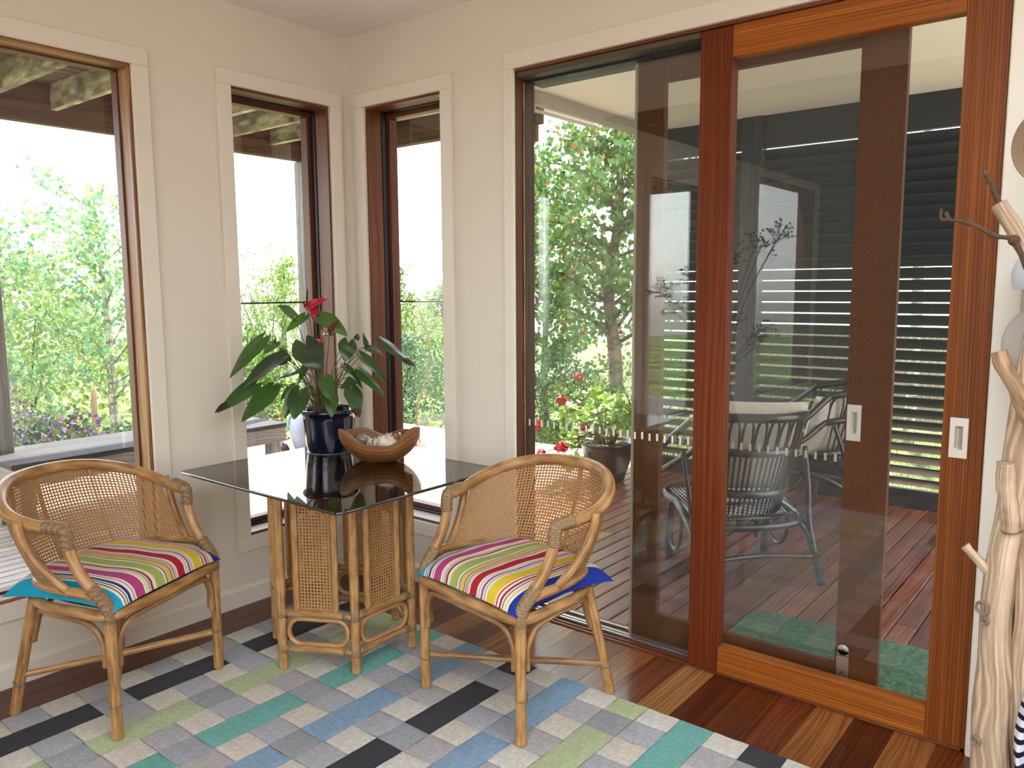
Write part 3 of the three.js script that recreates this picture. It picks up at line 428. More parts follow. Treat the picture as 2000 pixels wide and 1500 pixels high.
// ---------------------------------------------------------------- anthurium in a navy pot
{
  const px = 0.395, pz = 0.50, pot = thing('potted_anthurium', 'anthurium with heart-shaped leaves and red flowers in a glossy navy pot on the glass table', 'potted plant', [px, TOP, pz]);
  const prof = [[0.001, 0], [0.094, 0], [0.098, 0.003], [0.1, 0.01], [0.1075, 0.05], [0.112, 0.1], [0.1155, 0.15], [0.117, 0.166], [0.121, 0.174], [0.128, 0.182], [0.131, 0.19], [0.129, 0.197], [0.124, 0.199], [0.118, 0.196], [0.112, 0.188], [0.107, 0.176], [0.105, 0.16], [0.001, 0.158]];
  const lp = lathe(prof.map(([r, y]) => [r, y]), 72); { const p = lp.attributes.position; for (let i = 0; i < p.count; i++) { const x = p.getX(i), y = p.getY(i), z = p.getZ(i), a = Math.atan2(z, x), k = y < 0.165 && y > 0.004 ? 1 + 0.012 * Math.pow(Math.abs(Math.cos(a * 8)), 0.6) - 0.006 : 1; p.setXYZ(i, x * k, y, z * k); } lp.computeVertexNormals(); }
  part('pot', mergeVertices(lp.deleteAttribute('normal') && lp, 1e-5), M.navyGlaze, pot).geometry.computeVertexNormals();
  part('saucer', lathe([[0.001, 0.0], [0.099, 0.0], [0.104, 0.0025], [0.1, 0.0045], [0.001, 0.004]], 48), phy([0.8, 0.85, 0.85], { transmission: 0.8, thickness: 0, roughness: 0.05 }), pot);
  part('soil', lathe([[0.0, 0.175], [0.05, 0.172], [0.105, 0.165]].reverse(), 32), M.soil, pot);
  const leafM = [[0.028, 0.085, 0.012], [0.04, 0.125, 0.016], [0.075, 0.19, 0.022], [0.018, 0.055, 0.018]].map((c) => phy(c, { roughness: 0.3, side: THREE.DoubleSide, clearcoat: 0.6, clearcoatRoughness: 0.3, transmission: 0.28, thickness: 0 }));
  const yellowM = phy([0.22, 0.20, 0.03], { roughness: 0.4, side: THREE.DoubleSide, transmission: 0.25, thickness: 0 }), redM = phy([0.42, 0.012, 0.03], { roughness: 0.28, side: THREE.DoubleSide, clearcoat: 0.6 }), darkM = phy([0.06, 0.01, 0.012], { roughness: 0.5 });
  const stemM = std([0.12, 0.13, 0.03], { roughness: 0.5 }), stemR = std([0.16, 0.07, 0.03], { roughness: 0.55 });
  const LV = [[0.311, 1.384, 0.613, 0.299, 1.432, 0.677, 0.076, 1], [0.341, 1.386, 0.575, 0.34, 1.323, 0.674, 0.06, 2], [0.369, 1.375, 0.507, 0.478, 1.306, 0.45, 0.112, 2], [0.389, 1.255, 0.61, 0.468, 1.157, 0.608, 0.125, 3], [0.21, 1.287, 0.708, 0.176, 1.146, 0.865, 0.087, 1], [0.206, 1.259, 0.649, 0.202, 1.219, 0.702, 0.068, 2], [0.307, 1.201, 0.683, 0.249, 1.086, 0.853, 0.101, 3], [0.219, 1.084, 0.762, 0.153, 0.982, 0.91, 0.08, 1], [0.309, 1.067, 0.744, 0.28, 0.954, 0.878, 0.094, 1], [0.241, 1.065, 0.654, 0.236, 1.052, 0.709, 0.045, 2], [0.292, 1.134, 0.588, 0.255, 1.105, 0.684, 0.061, 0], [0.275, 1.062, 0.594, 0.268, 1.016, 0.667, 0.055, 2], [0.318, 1.041, 0.637, 0.327, 0.937, 0.69, 0.048, 0], [0.386, 1.047, 0.647, 0.406, 0.945, 0.702, 0.088, 0], [0.469, 1.107, 0.574, 0.531, 1.02, 0.593, 0.067, 1], [0.484, 1.039, 0.555, 0.531, 0.952, 0.592, 0.062, 1], [0.442, 1.255, 0.414, 0.464, 1.182, 0.451, 0.077, 0], [0.442, 1.274, 0.365, 0.447, 1.296, 0.359, 0.026, 3], [0.465, 1.238, 0.32, 0.441, 1.297, 0.318, 0.031, 3], [0.467, 1.231, 0.318, 0.517, 1.205, 0.271, 0.062, 0], [0.537, 1.267, 0.293, 0.66, 1.156, 0.219, 0.074, 0], [0.513, 1.204, 0.404, 0.631, 1.091, 0.353, 0.063, 0], [0.446, 1.153, 0.442, 0.526, 1.064, 0.404, 0.051, 0], [0.52, 1.133, 0.413, 0.631, 1.032, 0.368, 0.063, 1], [0.441, 1.09, 0.367, 0.419, 1.051, 0.443, 0.055, 2], [0.519, 1.051, 0.463, 0.581, 0.945, 0.481, 0.083, 0], [0.341, 1.161, 0.575, 0.352, 1.109, 0.626, 0.04, 1], [0.329, 1.115, 0.59, 0.308, 1.069, 0.617, 0.027, 2], [0.218, 1.263, 0.65, 0.22, 1.291, 0.648, 0.016, 0], [0.335, 1.055, 0.582, 0.316, 1.047, 0.606, 0.021, 2], [0.225, 1.178, 0.593, 0.19, 1.237, 0.605, 0.039, 0], [0.233, 1.185, 0.632, 0.223, 1.166, 0.676, 0.058, 0], [0.408, 1.058, 0.426, 0.465, 1.058, 0.385, 0.039, 2]];
  const O = V(px, TOP, pz), root = V(-0.01, 0.175, 0.03), eye = V(2.9, 0.72, 2.3).normalize();
  function heart(b, tip, w, fold, curl, face) { // heart-shaped blade from its petiole joint to its tip
    const ax = tip.clone().sub(b), L = ax.length(); ax.normalize(); let n = face.clone(); n.sub(ax.clone().multiplyScalar(n.dot(ax))).normalize(); const sd = ax.clone().cross(n);
    return sheet((u, v) => { const a = (u - 0.5) * 2, s = v; // lobes reach behind the joint
      const hw = w / 2 * (s < 0.28 ? Math.sqrt(Math.max(0, 1 - ((0.28 - s) / 0.30) ** 2)) : Math.pow(Math.max(0, 1 - (s - 0.28) / 0.72), 0.78) * (1 + 0.25 * (s - 0.28)));
      const l = (s - 0.0) * L * 1.0 - (1 - s) * (1 - s) * 0.34 * w * Math.pow(Math.abs(a), 0.8) * (s < 0.5 ? 1 : 0) * (1 - s * 2 < 0 ? 0 : 1 - s * 2), x = a * hw, y = fold * Math.abs(a) * hw - curl * L * (s * s) + 0.012 * w * Math.sin(s * 12 + a * 2);
      return [b.x + ax.x * l + sd.x * x + n.x * y, b.y + ax.y * l + sd.y * x + n.y * y, b.z + ax.z * l + sd.z * x + n.z * y]; }, 10, 16);
  }
  LV.forEach((q, i) => {
    const b = V(q[0], q[1], q[2]).sub(O), tp = V(q[3], q[4], q[5]).sub(O), out = V(b.x, 0.05, b.z);
    const face = eye.clone().multiplyScalar(0.8).add(V(0, 0.75, 0)).add(out.normalize().multiplyScalar(0.35)).add(V(rr(-0.3, 0.3), rr(-0.1, 0.2), rr(-0.3, 0.3)));
    const lf = part('leaf', heart(b, tp.clone().addScaledVector(tp.clone().sub(b), 0.06), q[6] * 1.15, rr(-0.2, 0.25), rr(0.02, 0.14), face), leafM[q[7]], pot);
    const mid = root.clone().lerp(b, 0.55).add(V(0, 0.05 + 0.03 * rnd(), 0));
    part('stalk', tube([root.clone().add(V(rr(-0.025, 0.025), 0, rr(-0.025, 0.025))), mid, b.clone().lerp(mid, 0.12).add(V(0, 0.006, 0)), b], (t) => 0.0026 - 0.0008 * t, { seg: 14, rad: 6 }), rnd() < 0.3 ? stemR : stemM, lf);
    if ([7, 10, 20, 25].includes(i)) { const ax = tp.clone().sub(b); part('brown_tip', heart(b.clone().addScaledVector(ax, 0.8).addScaledVector(eye, 0.004), tp.clone().addScaledVector(ax, 0.1).addScaledVector(eye, 0.004), q[6] * 0.42, 0, 0.1, face), i === 10 ? yellowM : darkM, lf); }
  });
  [[0.373, 1.423, 0.583, 0.455, 1.47, 0.527, 0.042], [0.391, 1.414, 0.56, 0.414, 1.375, 0.579, 0.04], [0.431, 1.314, 0.509, 0.481, 1.366, 0.494, 0.03], [0.411, 1.254, 0.534, 0.417, 1.284, 0.575, 0.03]].forEach((q, i) => {
    const b = V(q[0], q[1], q[2]).sub(O), tp = V(q[3], q[4], q[5]).sub(O); const f = part('flower', heart(b, tp, q[6], 0.3, 0.05, eye.clone().add(V(0, 0.4, 0))), i === 2 ? phy([0.13, 0.012, 0.012], { roughness: 0.35, side: THREE.DoubleSide }) : redM, pot);
    part('stalk', tube([root, root.clone().lerp(b, 0.5).add(V(0.005, 0.02, 0)), b], 0.0022, { seg: 12, rad: 6 }), stemR, f);
  });
  [[0.37, 1.432, 0.587, 0.374, 1.504, 0.581, 0.0042, 0], [0.366, 1.42, 0.591, 0.362, 1.446, 0.597, 0.003, 0], [0.411, 1.264, 0.535, 0.409, 1.322, 0.537, 0.003, 1]].forEach((q) => part('spadix', tube([V(q[0], q[1], q[2]).sub(O), V((q[0] + q[3]) / 2 + 0.004, (q[1] + q[4]) / 2, (q[2] + q[5]) / 2).sub(O), V(q[3], q[4], q[5]).sub(O)], (t) => q[6] * (0.75 + 0.5 * Math.sin(t * 2.6)) * (t > 0.9 ? 0.6 : 1), { seg: 12, rad: 8 }), q[7] ? redM : darkM, pot));
  part('crown', tube([[-0.012, 0.17, 0.03], [-0.005, 0.21, 0.03], [-0.014, 0.25, 0.032], [-0.008, 0.285, 0.028]], (t) => 0.017 - 0.008 * t + 0.003 * Math.sin(t * 40), { seg: 30, rad: 10 }), stemR, pot);
  for (let i = 0; i < 14; i++) { const a = rr(0, 6.28); part('aerial_root', tube([[-0.01, rr(0.2, 0.27), 0.03], [Math.cos(a) * 0.03 - 0.01, rr(0.2, 0.24), Math.sin(a) * 0.03 + 0.03], [Math.cos(a) * 0.06, 0.176, Math.sin(a) * 0.06 + 0.02]], 0.0016, { seg: 8, rad: 5 }), stemR, pot); }
}

// ---------------------------------------------------------------- carved root bowl and its finds
{
  const bx = 0.735, bz = 0.50, bowl = thing('wooden_bowl', 'free-form carved root wood bowl on the glass table beside the navy pot', 'bowl', [bx, TOP, bz], 0.67);
  // local x runs along the long side; rim height and reach change round the bowl
  const rim = (a) => 0.098 + 0.042 * Math.pow(Math.abs(Math.cos(a)), 1.6) + 0.006 * Math.sin(a * 3 + 1) - 0.022 * sstep(0.3, 1, Math.sin(a)) + 0.007 * Math.sin(a * 5);
  const reach = (a) => 0.126 + 0.05 * Math.cos(a) ** 2 + 0.006 * Math.sin(a * 4 + 0.7);
  const out = (a, v) => { const r = reach(a) * (0.4 + 0.6 * Math.sin(Math.min(1, v) * Math.PI * 0.5) ** 0.9) , y = rim(a) * Math.pow(v, 1.25); const k = 1 + 0.02 * Math.sin(a * 6 + v * 4) * v; return [Math.cos(a) * r * k, y, Math.sin(a) * r * 0.82 * k]; };
  const inn = (a, v) => { const r = (reach(a) - 0.014 - 0.010 * Math.sin(a * 2 + 1) ** 2) * Math.pow(v, 0.62), y = 0.022 + (rim(a) - 0.022) * Math.pow(v, 1.7); return [Math.cos(a) * r, y, Math.sin(a) * r * 0.8]; };
  const wood = phy([0.46, 0.215, 0.075], { roughness: 0.36, map: rep(grainB, 0.5, 0.5), clearcoat: 0.3, clearcoatRoughness: 0.3 });
  part('shell', sheet((u, v) => out(u * Math.PI * 2, v), 72, 20, (u, v) => [u * 0.5, v * 0.2]), wood, bowl);
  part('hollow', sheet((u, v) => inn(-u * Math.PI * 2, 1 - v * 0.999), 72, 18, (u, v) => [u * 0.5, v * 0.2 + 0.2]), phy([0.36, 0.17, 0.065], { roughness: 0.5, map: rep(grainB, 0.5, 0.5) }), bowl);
  part('rim', sheet((u, v) => { const a = -u * Math.PI * 2, p = out(a, 1), q = inn(a, 1), w = Math.sin(v * Math.PI) * 0.0035; return [lerp(p[0], q[0], v), lerp(p[1], q[1], v) + w, lerp(p[2], q[2], v)]; }, 72, 6, (u, v) => [u, v * 0.03]), wood, bowl);
  part('base', sheet((u, v) => { const p = out(-u * Math.PI * 2, 0); return [p[0] * v, 0.0003, p[2] * v]; }, 40, 2), wood, bowl);
  const turn = (x, y, z) => { const c = Math.cos(0.67), s = Math.sin(0.67); return [bx + x * c + z * s, TOP + y, bz - x * s + z * c]; };
  const coral = std([0.80, 0.74, 0.62], { roughness: 0.9 });
  const co = thing('white_coral', 'white frilly coral piece in the wooden bowl', 'coral', turn(0.035, 0.075, 0.01));
  { const lump = new THREE.IcosahedronGeometry(0.042, 4), p = lump.attributes.position; for (let i = 0; i < p.count; i++) { const v = V(p.getX(i), p.getY(i), p.getZ(i)), k = 1 + 0.5 * (fbm(v.x * 60 + 9, v.y * 60 + v.z * 40 + 9, 64, 64, 3) - 0.5); p.setXYZ(i, v.x * k * 1.25, v.y * k * 0.8, v.z * k); } lump.deleteAttribute('normal'); lump.deleteAttribute('uv'); const l2 = mergeVertices(lump, 1e-5); l2.computeVertexNormals(); part('body', l2, coral, co);
    const fr = []; for (let i = 0; i < 90; i++) { const a = rr(0, 6.28), e = rr(0.1, 1.3), d = V(Math.cos(a) * Math.cos(e), Math.sin(e), Math.sin(a) * Math.cos(e)), b = d.clone().multiplyScalar(0.03), L = rr(0.008, 0.026); fr.push(tube([b, b.clone().addScaledVector(d, L * 0.6).add(V(rr(-0.004, 0.004), 0, rr(-0.004, 0.004))), b.clone().addScaledVector(d, L)], (t) => 0.0021 * (1 - 0.75 * t), { seg: 4, rad: 5 })); } part('frill', merge(fr), coral, co); }
  const co2 = thing('branch_coral', 'short pale branching coral sticks leaning in the wooden bowl', 'coral', turn(-0.03, 0.07, 0.015));
  for (let i = 0; i < 12; i++) { const x = rr(-0.03, 0.03), z = rr(-0.02, 0.02); part('branch', tube([[x, -0.025, z], [x + rr(-0.006, 0.006), 0.01, z], [x + rr(-0.015, 0.015), rr(0.022, 0.04), z + rr(-0.01, 0.01)]], (t) => 0.0042 * (1 - 0.35 * t), { seg: 8, rad: 7 }), coral, co2); }
  const sh = thing('brown_shell', 'glossy brown curled shell at the right end of the wooden bowl', 'shell', turn(0.088, 0.105, 0.005), 0.8);
  part('shell', sheet((u, v) => { const a = u * Math.PI * 1.5 - 0.4, r = 0.028 * (0.35 + 0.65 * u) * Math.sin(0.25 + v * 2.6); return [Math.cos(a) * r, Math.sin(a) * r, (v - 0.5) * 0.075]; }, 28, 16), phy([0.26, 0.085, 0.04], { roughness: 0.22, side: THREE.DoubleSide, clearcoat: 0.7 }), sh);
  const st = thing('cowrie_shell', 'speckled grey dome shell at the left end of the wooden bowl', 'shell', turn(-0.078, 0.092, 0.0), 0.6);
  part('dome', new THREE.SphereGeometry(0.028, 28, 18).scale(1.15, 0.85, 0.9), phy([0.33, 0.28, 0.24], { roughness: 0.25, map: rep(speck, 0.25, 0.25), clearcoat: 0.6 }), st);
}

// ---------------------------------------------------------------- driftwood coat stand at the right edge
{
  const c = thing('driftwood_coat_stand', 'tall pale driftwood coat stand with branching limbs beside the sliding doors', 'coat stand', [3.04, 0, 0.34]);
  const o = V(3.04, 0, 0.34), L = (a) => a.map(([x, y, z]) => V(x, y, z).sub(o));
  const knob = (r, k) => (t, s, a) => r(t) * (1 + 0.07 * Math.sin(a * 2 + t * 9 + k) + 0.05 * Math.sin(a * 3 - t * 14 + k) + 0.04 * Math.sin(t * 31 + k));
  part('trunk', tube(L([[3.06, 0.0, 0.35], [3.052, 0.168, 0.35], [3.044, 0.314, 0.35], [3.045, 0.463, 0.352], [3.038, 0.607, 0.35], [3.045, 0.726, 0.35], [3.06, 0.9, 0.35], [3.072, 1.068, 0.345], [3.08, 1.25, 0.34], [3.105, 1.45, 0.33], [3.11, 1.62, 0.33]]), knob((t) => 0.044 - 0.008 * t + 0.012 * Math.exp(-t * 14), 0), { seg: 90, rad: 26 }), M.drift, c);
  part('trunk', tube(L([[3.15, 0.0, 0.33], [3.125, 0.2, 0.33], [3.104, 0.42, 0.345], [3.112, 0.6, 0.345], [3.105, 0.75, 0.34], [3.118, 0.95, 0.33], [3.15, 1.2, 0.32], [3.16, 1.5, 0.32]]), knob((t) => 0.032 - 0.006 * t, 2), { seg: 70, rad: 22 }), M.drift, c);
  part('trunk', tube(L([[3.10, 0.0, 0.27], [3.09, 0.3, 0.275], [3.085, 0.6, 0.285], [3.1, 0.9, 0.29], [3.13, 1.2, 0.29]]), knob((t) => 0.038 - 0.006 * t, 4), { seg: 60, rad: 20 }), M.driftD, c);
  part('stub', tube(L([[3.066, 0.86, 0.38], [3.058, 0.93, 0.405], [3.048, 1.0, 0.415], [3.046, 1.045, 0.418]]), knob((t) => 0.021 + 0.003 * (1 - t), 1), { seg: 20, rad: 16 }), M.drift, c);
  part('peg', tube(L([[3.05, 0.70, 0.36], [3.01, 0.737, 0.36], [2.958, 0.791, 0.362]]), knob((t) => 0.0135 - 0.001 * t, 3), { seg: 16, rad: 14 }), M.drift, c);
  part('limb', tube(L([[3.115, 1.12, 0.42], [3.084, 1.191, 0.445], [3.062, 1.241, 0.45], [3.034, 1.292, 0.45], [3.02, 1.335, 0.45]]), knob((t) => 0.021 - 0.001 * t, 6), { seg: 24, rad: 16 }), std([0.52, 0.36, 0.23], { roughness: 0.8, map: rep(rattanT, 0.3, 0.06) }), c);
  part('limb', tube(L([[3.11, 1.46, 0.36], [3.07, 1.555, 0.395], [3.033, 1.633, 0.4], [2.991, 1.708, 0.4]]), knob((t) => 0.022 - 0.003 * t, 8), { seg: 24, rad: 16 }), M.drift, c);
  const tw = part('twig', tube(L([[3.11, 1.43, 0.41], [3.08, 1.51, 0.44], [3.05, 1.582, 0.45], [3.031, 1.615, 0.45], [2.995, 1.624, 0.45], [2.948, 1.653, 0.45], [2.919, 1.664, 0.45], [2.888, 1.672, 0.45], [2.879, 1.69, 0.45]]), (t) => 0.0105 - 0.0065 * t + 0.0012 * Math.sin(t * 40), { seg: 60, rad: 9 }), M.twig, c);
  part('twig', tube(L([[2.93, 1.66, 0.45], [2.933, 1.682, 0.45]]), 0.003, { rad: 7 }), M.twig, tw); part('twig', tube(L([[2.888, 1.672, 0.45], [2.87, 1.672, 0.45], [2.868, 1.7, 0.45]]), (t) => 0.0045 - 0.001 * t, { seg: 8, rad: 7 }), M.twig, tw); part('knot', new THREE.IcosahedronGeometry(0.014, 2).translate(...V(3.035, 1.612, 0.45).sub(o).toArray()), M.twig, tw);
  part('twig', tube(L([[2.996, 1.7, 0.405], [2.981, 1.735, 0.415], [2.968, 1.768, 0.42], [2.954, 1.792, 0.42]]), (t) => 0.0078 - 0.0015 * t + 0.0012 * Math.sin(t * 30), { seg: 24, rad: 9 }), M.twig, c);
  for (const [x, y, r] of [[3.012, 0.635, 0.016], [3.02, 0.6, 0.008], [3.018, 0.255, 0.011]]) part('knot', new THREE.TorusGeometry(r, 0.0045, 8, 20).rotateY(-0.35).translate(x - 3.04, y, 0.392 - 0.34), M.drift, c);
  // things hung on it
  const straw = (cl) => std(cl, { roughness: 0.95, bumpMap: rep(speckBump, 0.2, 0.2), bumpScale: 0.003, side: THREE.DoubleSide });
  const hatOf = (n, label, p, tilt, mat, crownR, brim, ribs, droop) => { const h = thing(n, label, 'hat', p); h.rotation.set(...tilt);
    const prof = []; for (let i = 0; i <= ribs; i++) { const t = i / ribs; prof.push([lerp(crownR, brim, t), -droop * t + 0.003 * (i % 2)]); }
    part('brim', lathe(prof, 56), mat, h); const cp = []; for (let i = 0; i <= 26; i++) { const t = i / 26; cp.push([crownR * Math.min(1, 0.02 + Math.sin(t * Math.PI / 2) ** 0.55) + 0.003 * (i % 2), lerp(0.06, 0, t ** 1.6)]); } part('crown', lathe(cp, 48), mat, h); return h; };
  hatOf('straw_hat', 'tan straw hat hung at the top of the driftwood coat stand', [3.11, 1.862, 0.33], [-1.15, 0, 0.3], straw([0.66, 0.49, 0.33]), 0.075, 0.115, 18, 0.02);
  hatOf('woven_hat', 'grey ribbed woven sun hat hung behind the lower driftwood limb', [3.085, 1.345, 0.17], [1.25, 0, 0.45], straw([0.68, 0.63, 0.57]), 0.1, 0.138, 14, 0.045);
  const cap = thing('sun_hat', 'pale white cap hung at the back of the coat stand', 'hat', [3.075, 1.525, 0.14]); part('crown', sheet((u, v) => { const a = u * Math.PI * 2, e = v * 2.0; return [Math.cos(a) * Math.sin(e) * 0.078, Math.cos(e) * 0.085, Math.sin(a) * Math.sin(e) * 0.085]; }, 32, 14), std([0.72, 0.76, 0.86], { roughness: 0.8, side: THREE.DoubleSide }), cap); part('peak', sheet((u, v) => { const a = (u - 0.5) * 2.2, r = 0.078 + v * 0.055; return [Math.cos(a) * r * 0.9, -0.03 - 0.012 * v - 0.01 * Math.abs(a) * v, Math.sin(a) * r * 0.9]; }, 16, 5), std([0.72, 0.76, 0.86], { roughness: 0.8, side: THREE.DoubleSide }), cap);
  const bagT = tex(4, 64, (u, v) => (Math.sin(v * Math.PI * 2) > 0.25 ? [0.03, 0.04, 0.11] : [0.86, 0.86, 0.92]));
  const bag = thing('striped_towel', 'navy and white striped cloth hung low on the coat stand', 'cloth', [3.165, 0.06, 0.42]);
  part('cloth', sheet((u, v) => [(u - 0.5) * 0.10 + 0.008 * Math.sin(v * 7 + u * 5), v * 0.37 + 0.0, 0.02 * Math.sin(u * 13) + 0.012 * Math.sin(v * 6)], 24, 24, (u, v) => [u, v * 0.37 / 0.034]), std([1, 1, 1], { map: bagT, roughness: 0.95, side: THREE.DoubleSide }), bag);
}

// ---------------------------------------------------------------- deck outside, along z
const DECK = -0.012;
{
  const deck = struct('deck'), tones = [[0.35, 0.135, 0.095], [0.41, 0.165, 0.11], [0.25, 0.10, 0.08], [0.47, 0.195, 0.12], [0.32, 0.145, 0.12]].map((c) => [grainA, grainB].map((t) => phy(c, { roughness: 0.36, map: rep(t, 1.8, 0.3), clearcoat: 0.35, clearcoatRoughness: 0.3 })));
  const worn = [[0.50, 0.46, 0.44], [0.54, 0.49, 0.47], [0.46, 0.42, 0.41], [0.52, 0.47, 0.44], [0.48, 0.45, 0.44]].map((c) => [grainA, grainB].map((t) => phy(c, { roughness: 0.5, map: rep(t, 1.8, 0.3) })));
  const P = 0.0944;
  for (let i = -37; i < 49; i++) { const x0 = 0.996 + (i - 10) * P + 0.004, x1 = x0 + P - 0.008; if (x1 < -3.52 || x0 > 4.6) continue;
    const zA = -3.42, zE = x1 > -0.2 ? -0.202 : 7, brk = [zA]; let z = zA + rr(0.8, 3); while (z < zE - 0.4) { brk.push(z); z += rr(1.8, 3.6); } brk.push(zE);
    for (let k = 0; k < brk.length - 1; k++) part('deck_board', boxAt(Math.min(x0, x1), x1, DECK - 0.022, DECK, brk[k] + 0.001, brk[k + 1] - 0.001, { b: 0.0035, grain: 'z' }), (x1 < -0.15 ? worn : tones)[Math.floor(rnd() * 5)][rnd() < 0.6 ? 0 : 1], deck); }
  part('deck_frame', boxAt(-3.5, 4.6, -0.5, -0.09, -3.38, -0.21, {}), M.sub, deck); part('deck_frame', boxAt(-3.5, -0.21, -0.5, -0.09, -0.2, 7, {}), M.sub, deck);
}
// upper deck over the west side: boards on joists, beams and a corner post
{
  const u = struct('upper_deck');
  for (let i = 0; i < 26; i++) part('deck_board', boxAt(-2.62 + i * 0.1, -2.62 + i * 0.1 + 0.086, 2.853, 2.878, -1.62, 6.5, { grain: 'z', b: 0.002 }), M.deckUnder, u);
  for (let z = -1.25; z < 6.4; z += 0.42) part('joist', boxAt(-2.45, -0.21, 2.688, 2.852, z - 0.0225, z + 0.0225, { b: 0.003 }), M.joist, u);
  part('beam', boxAt(-2.53, -2.455, 2.594, 2.852, -1.62, 6.5, { grain: 'z', b: 0.003 }), M.beam, u); part('beam', boxAt(-2.454, 0.07, 2.585, 2.852, -1.61, -1.53, { b: 0.003 }), M.beam, u);
  for (const x of [-2.1, -1.3, -0.55]) part('beam', boxAt(x, x + 0.045, 2.688, 2.852, -1.529, -1.28, { grain: 'z', b: 0.003 }), M.joist, u);
  part('post', boxAt(-2.55, -2.44, DECK, 2.593, -1.64, -1.53, { grain: 'y', b: 0.004 }), M.greyTimber, u); part('post', boxAt(-2.55, -2.44, DECK, 2.593, 0.83, 0.94, { grain: 'y', b: 0.004 }), M.greyTimber, u); part('post', boxAt(-2.55, -2.44, DECK, 2.593, 3.3, 3.41, { grain: 'y', b: 0.004 }), M.greyTimber, u);
  part('beam', boxAt(-0.6, 0.03, 2.475, 2.584, -1.605, -1.535, { b: 0.003 }), std([0.32, 0.18, 0.12], { roughness: 0.8, map: rep(grainA, 1.8, 0.5) }), u);
  part('roof_slab', boxAt(-2.62, 0, 2.88, 2.93, -1.62, 6.5, {}), M.sub, u);
}
// covered terrace on the north side: flat soffit with a gutter along its open edge
{
  const a = struct('terrace_roof'); const x0 = 0.09;
  part('soffit', boxAt(x0 + 0.09, 4.6, 2.745, 2.79, -3.3, -0.2, { b: 0.001 }), M.soffit, a); part('roof_slab', boxAt(x0, 4.6, 2.80, 2.95, -3.3, -0.2, {}), M.sub, a);
  part('fascia', boxAt(x0 + 0.045, x0 + 0.089, 2.66, 2.799, -3.3, -0.2, { grain: 'z' }), M.fascia, a);
  const g = new THREE.Shape(); [[0, 0], [-0.05, 0.004], [-0.085, 0.03], [-0.085, 0.06], [-0.1, 0.075], [-0.1, 0.1], [-0.09, 0.1], [-0.09, 0.08], [-0.075, 0.062], [-0.075, 0.035], [-0.046, 0.012], [0, 0.01]].forEach((p, i) => (i ? g.lineTo(...p) : g.moveTo(...p)));
  const gg = new THREE.ExtrudeGeometry(g, { depth: 1.98, bevelEnabled: false }); gg.translate(x0 + 0.044, 2.635, -2.24); part('gutter', noIdx(gg), std([0.55, 0.51, 0.46], { roughness: 0.5 }), a);
  part('corner_post', boxAt(4.5, 4.59, DECK, 2.744, -3.0, -2.91, { grain: 'y' }), M.charcoal, a);
}
// slatted screen across the terrace: posts, boards and tilted louvres
{
  const s = thing('louvre_screen', 'tall charcoal louvre screen of tilted horizontal slats across the far side of the terrace', 'screen', [1.4, DECK, -3.08]);
  const L = (x0, x1, y0, y1, z0, z1, o) => boxAt(x0 - 1.4, x1 - 1.4, y0 - DECK, y1 - DECK, z0 + 3.08, z1 + 3.08, o), top = 2.744;
  for (const [x0, x1] of [[-0.06, 0.02], [0.845, 0.925], [0.93, 1.0], [2.62, 2.7], [4.5, 4.58]]) part('post', L(x0, x1, DECK + 0.001, top, -3.13, -3.03, { grain: 'y' }), M.charcoal, s);
  for (const [x0, x1] of [[0.021, 0.844], [1.001, 2.619], [2.701, 4.499]]) {
    part('top_rail', L(x0, x1, top - 0.23, top, -3.11, -3.05, {}), M.charcoal, s); part('kick_board', L(x0, x1, DECK + 0.004, 0.118, -3.1, -3.045, {}), M.charcoal, s);
    const w = 0.112, al = 0.62, g0 = box(x1 - x0 - 0.002, 0.012, w, { b: 0.003 });
    for (let i = 0; ; i++) { const y = 0.168 + i * 0.0789; if (y > top - 0.24) break; const m = part('slat', g0, M.charcoal, s); m.position.set((x0 + x1) / 2 - 1.4, y - DECK, 0.0); m.rotation.x = -al + (y > 1.68 ? -0.16 : 0) + rr(-0.006, 0.006); }
  }
}
// green mat by the door
{
  const m = thing('door_mat', 'green speckled rounded door mat on the deck outside the doors', 'mat', [2.47, DECK, -0.45]);
  const s = new THREE.Shape(), hx = 0.51, hz = 0.285, r = 0.09; s.moveTo(-hx + r, -hz); s.lineTo(hx - r, -hz); s.absarc(hx - r, -hz + r, r, -Math.PI / 2, 0); s.lineTo(hx, hz - r); s.absarc(hx - r, hz - r, r, 0, Math.PI / 2); s.lineTo(-hx + r, hz); s.absarc(-hx + r, hz - r, r, Math.PI / 2, Math.PI); s.lineTo(-hx, -hz + r); s.absarc(-hx + r, -hz + r, r, Math.PI, Math.PI * 1.5);
  const g = new THREE.ExtrudeGeometry(s, { depth: 0.008, bevelEnabled: true, bevelThickness: 0.002, bevelSize: 0.003, bevelSegments: 2 }); g.rotateX(-Math.PI / 2); g.translate(0, 0.0022, 0); part('pile', noIdx(g), std([0.72, 0.80, 0.74], { roughness: 1, map: rep(matT, 0.5, 0.5), bumpMap: rep(speckBump, 0.12, 0.12), bumpScale: 0.006 }), m);
  part('edge_binding', tube(s.getPoints(10).slice(0, -1).map((p) => [p.x * 1.004, 0.006, -p.y * 1.004]), 0.0058, { closed: true, seg: 120, rad: 8 }), std([0.10, 0.17, 0.13], { roughness: 0.9 }), m);
}

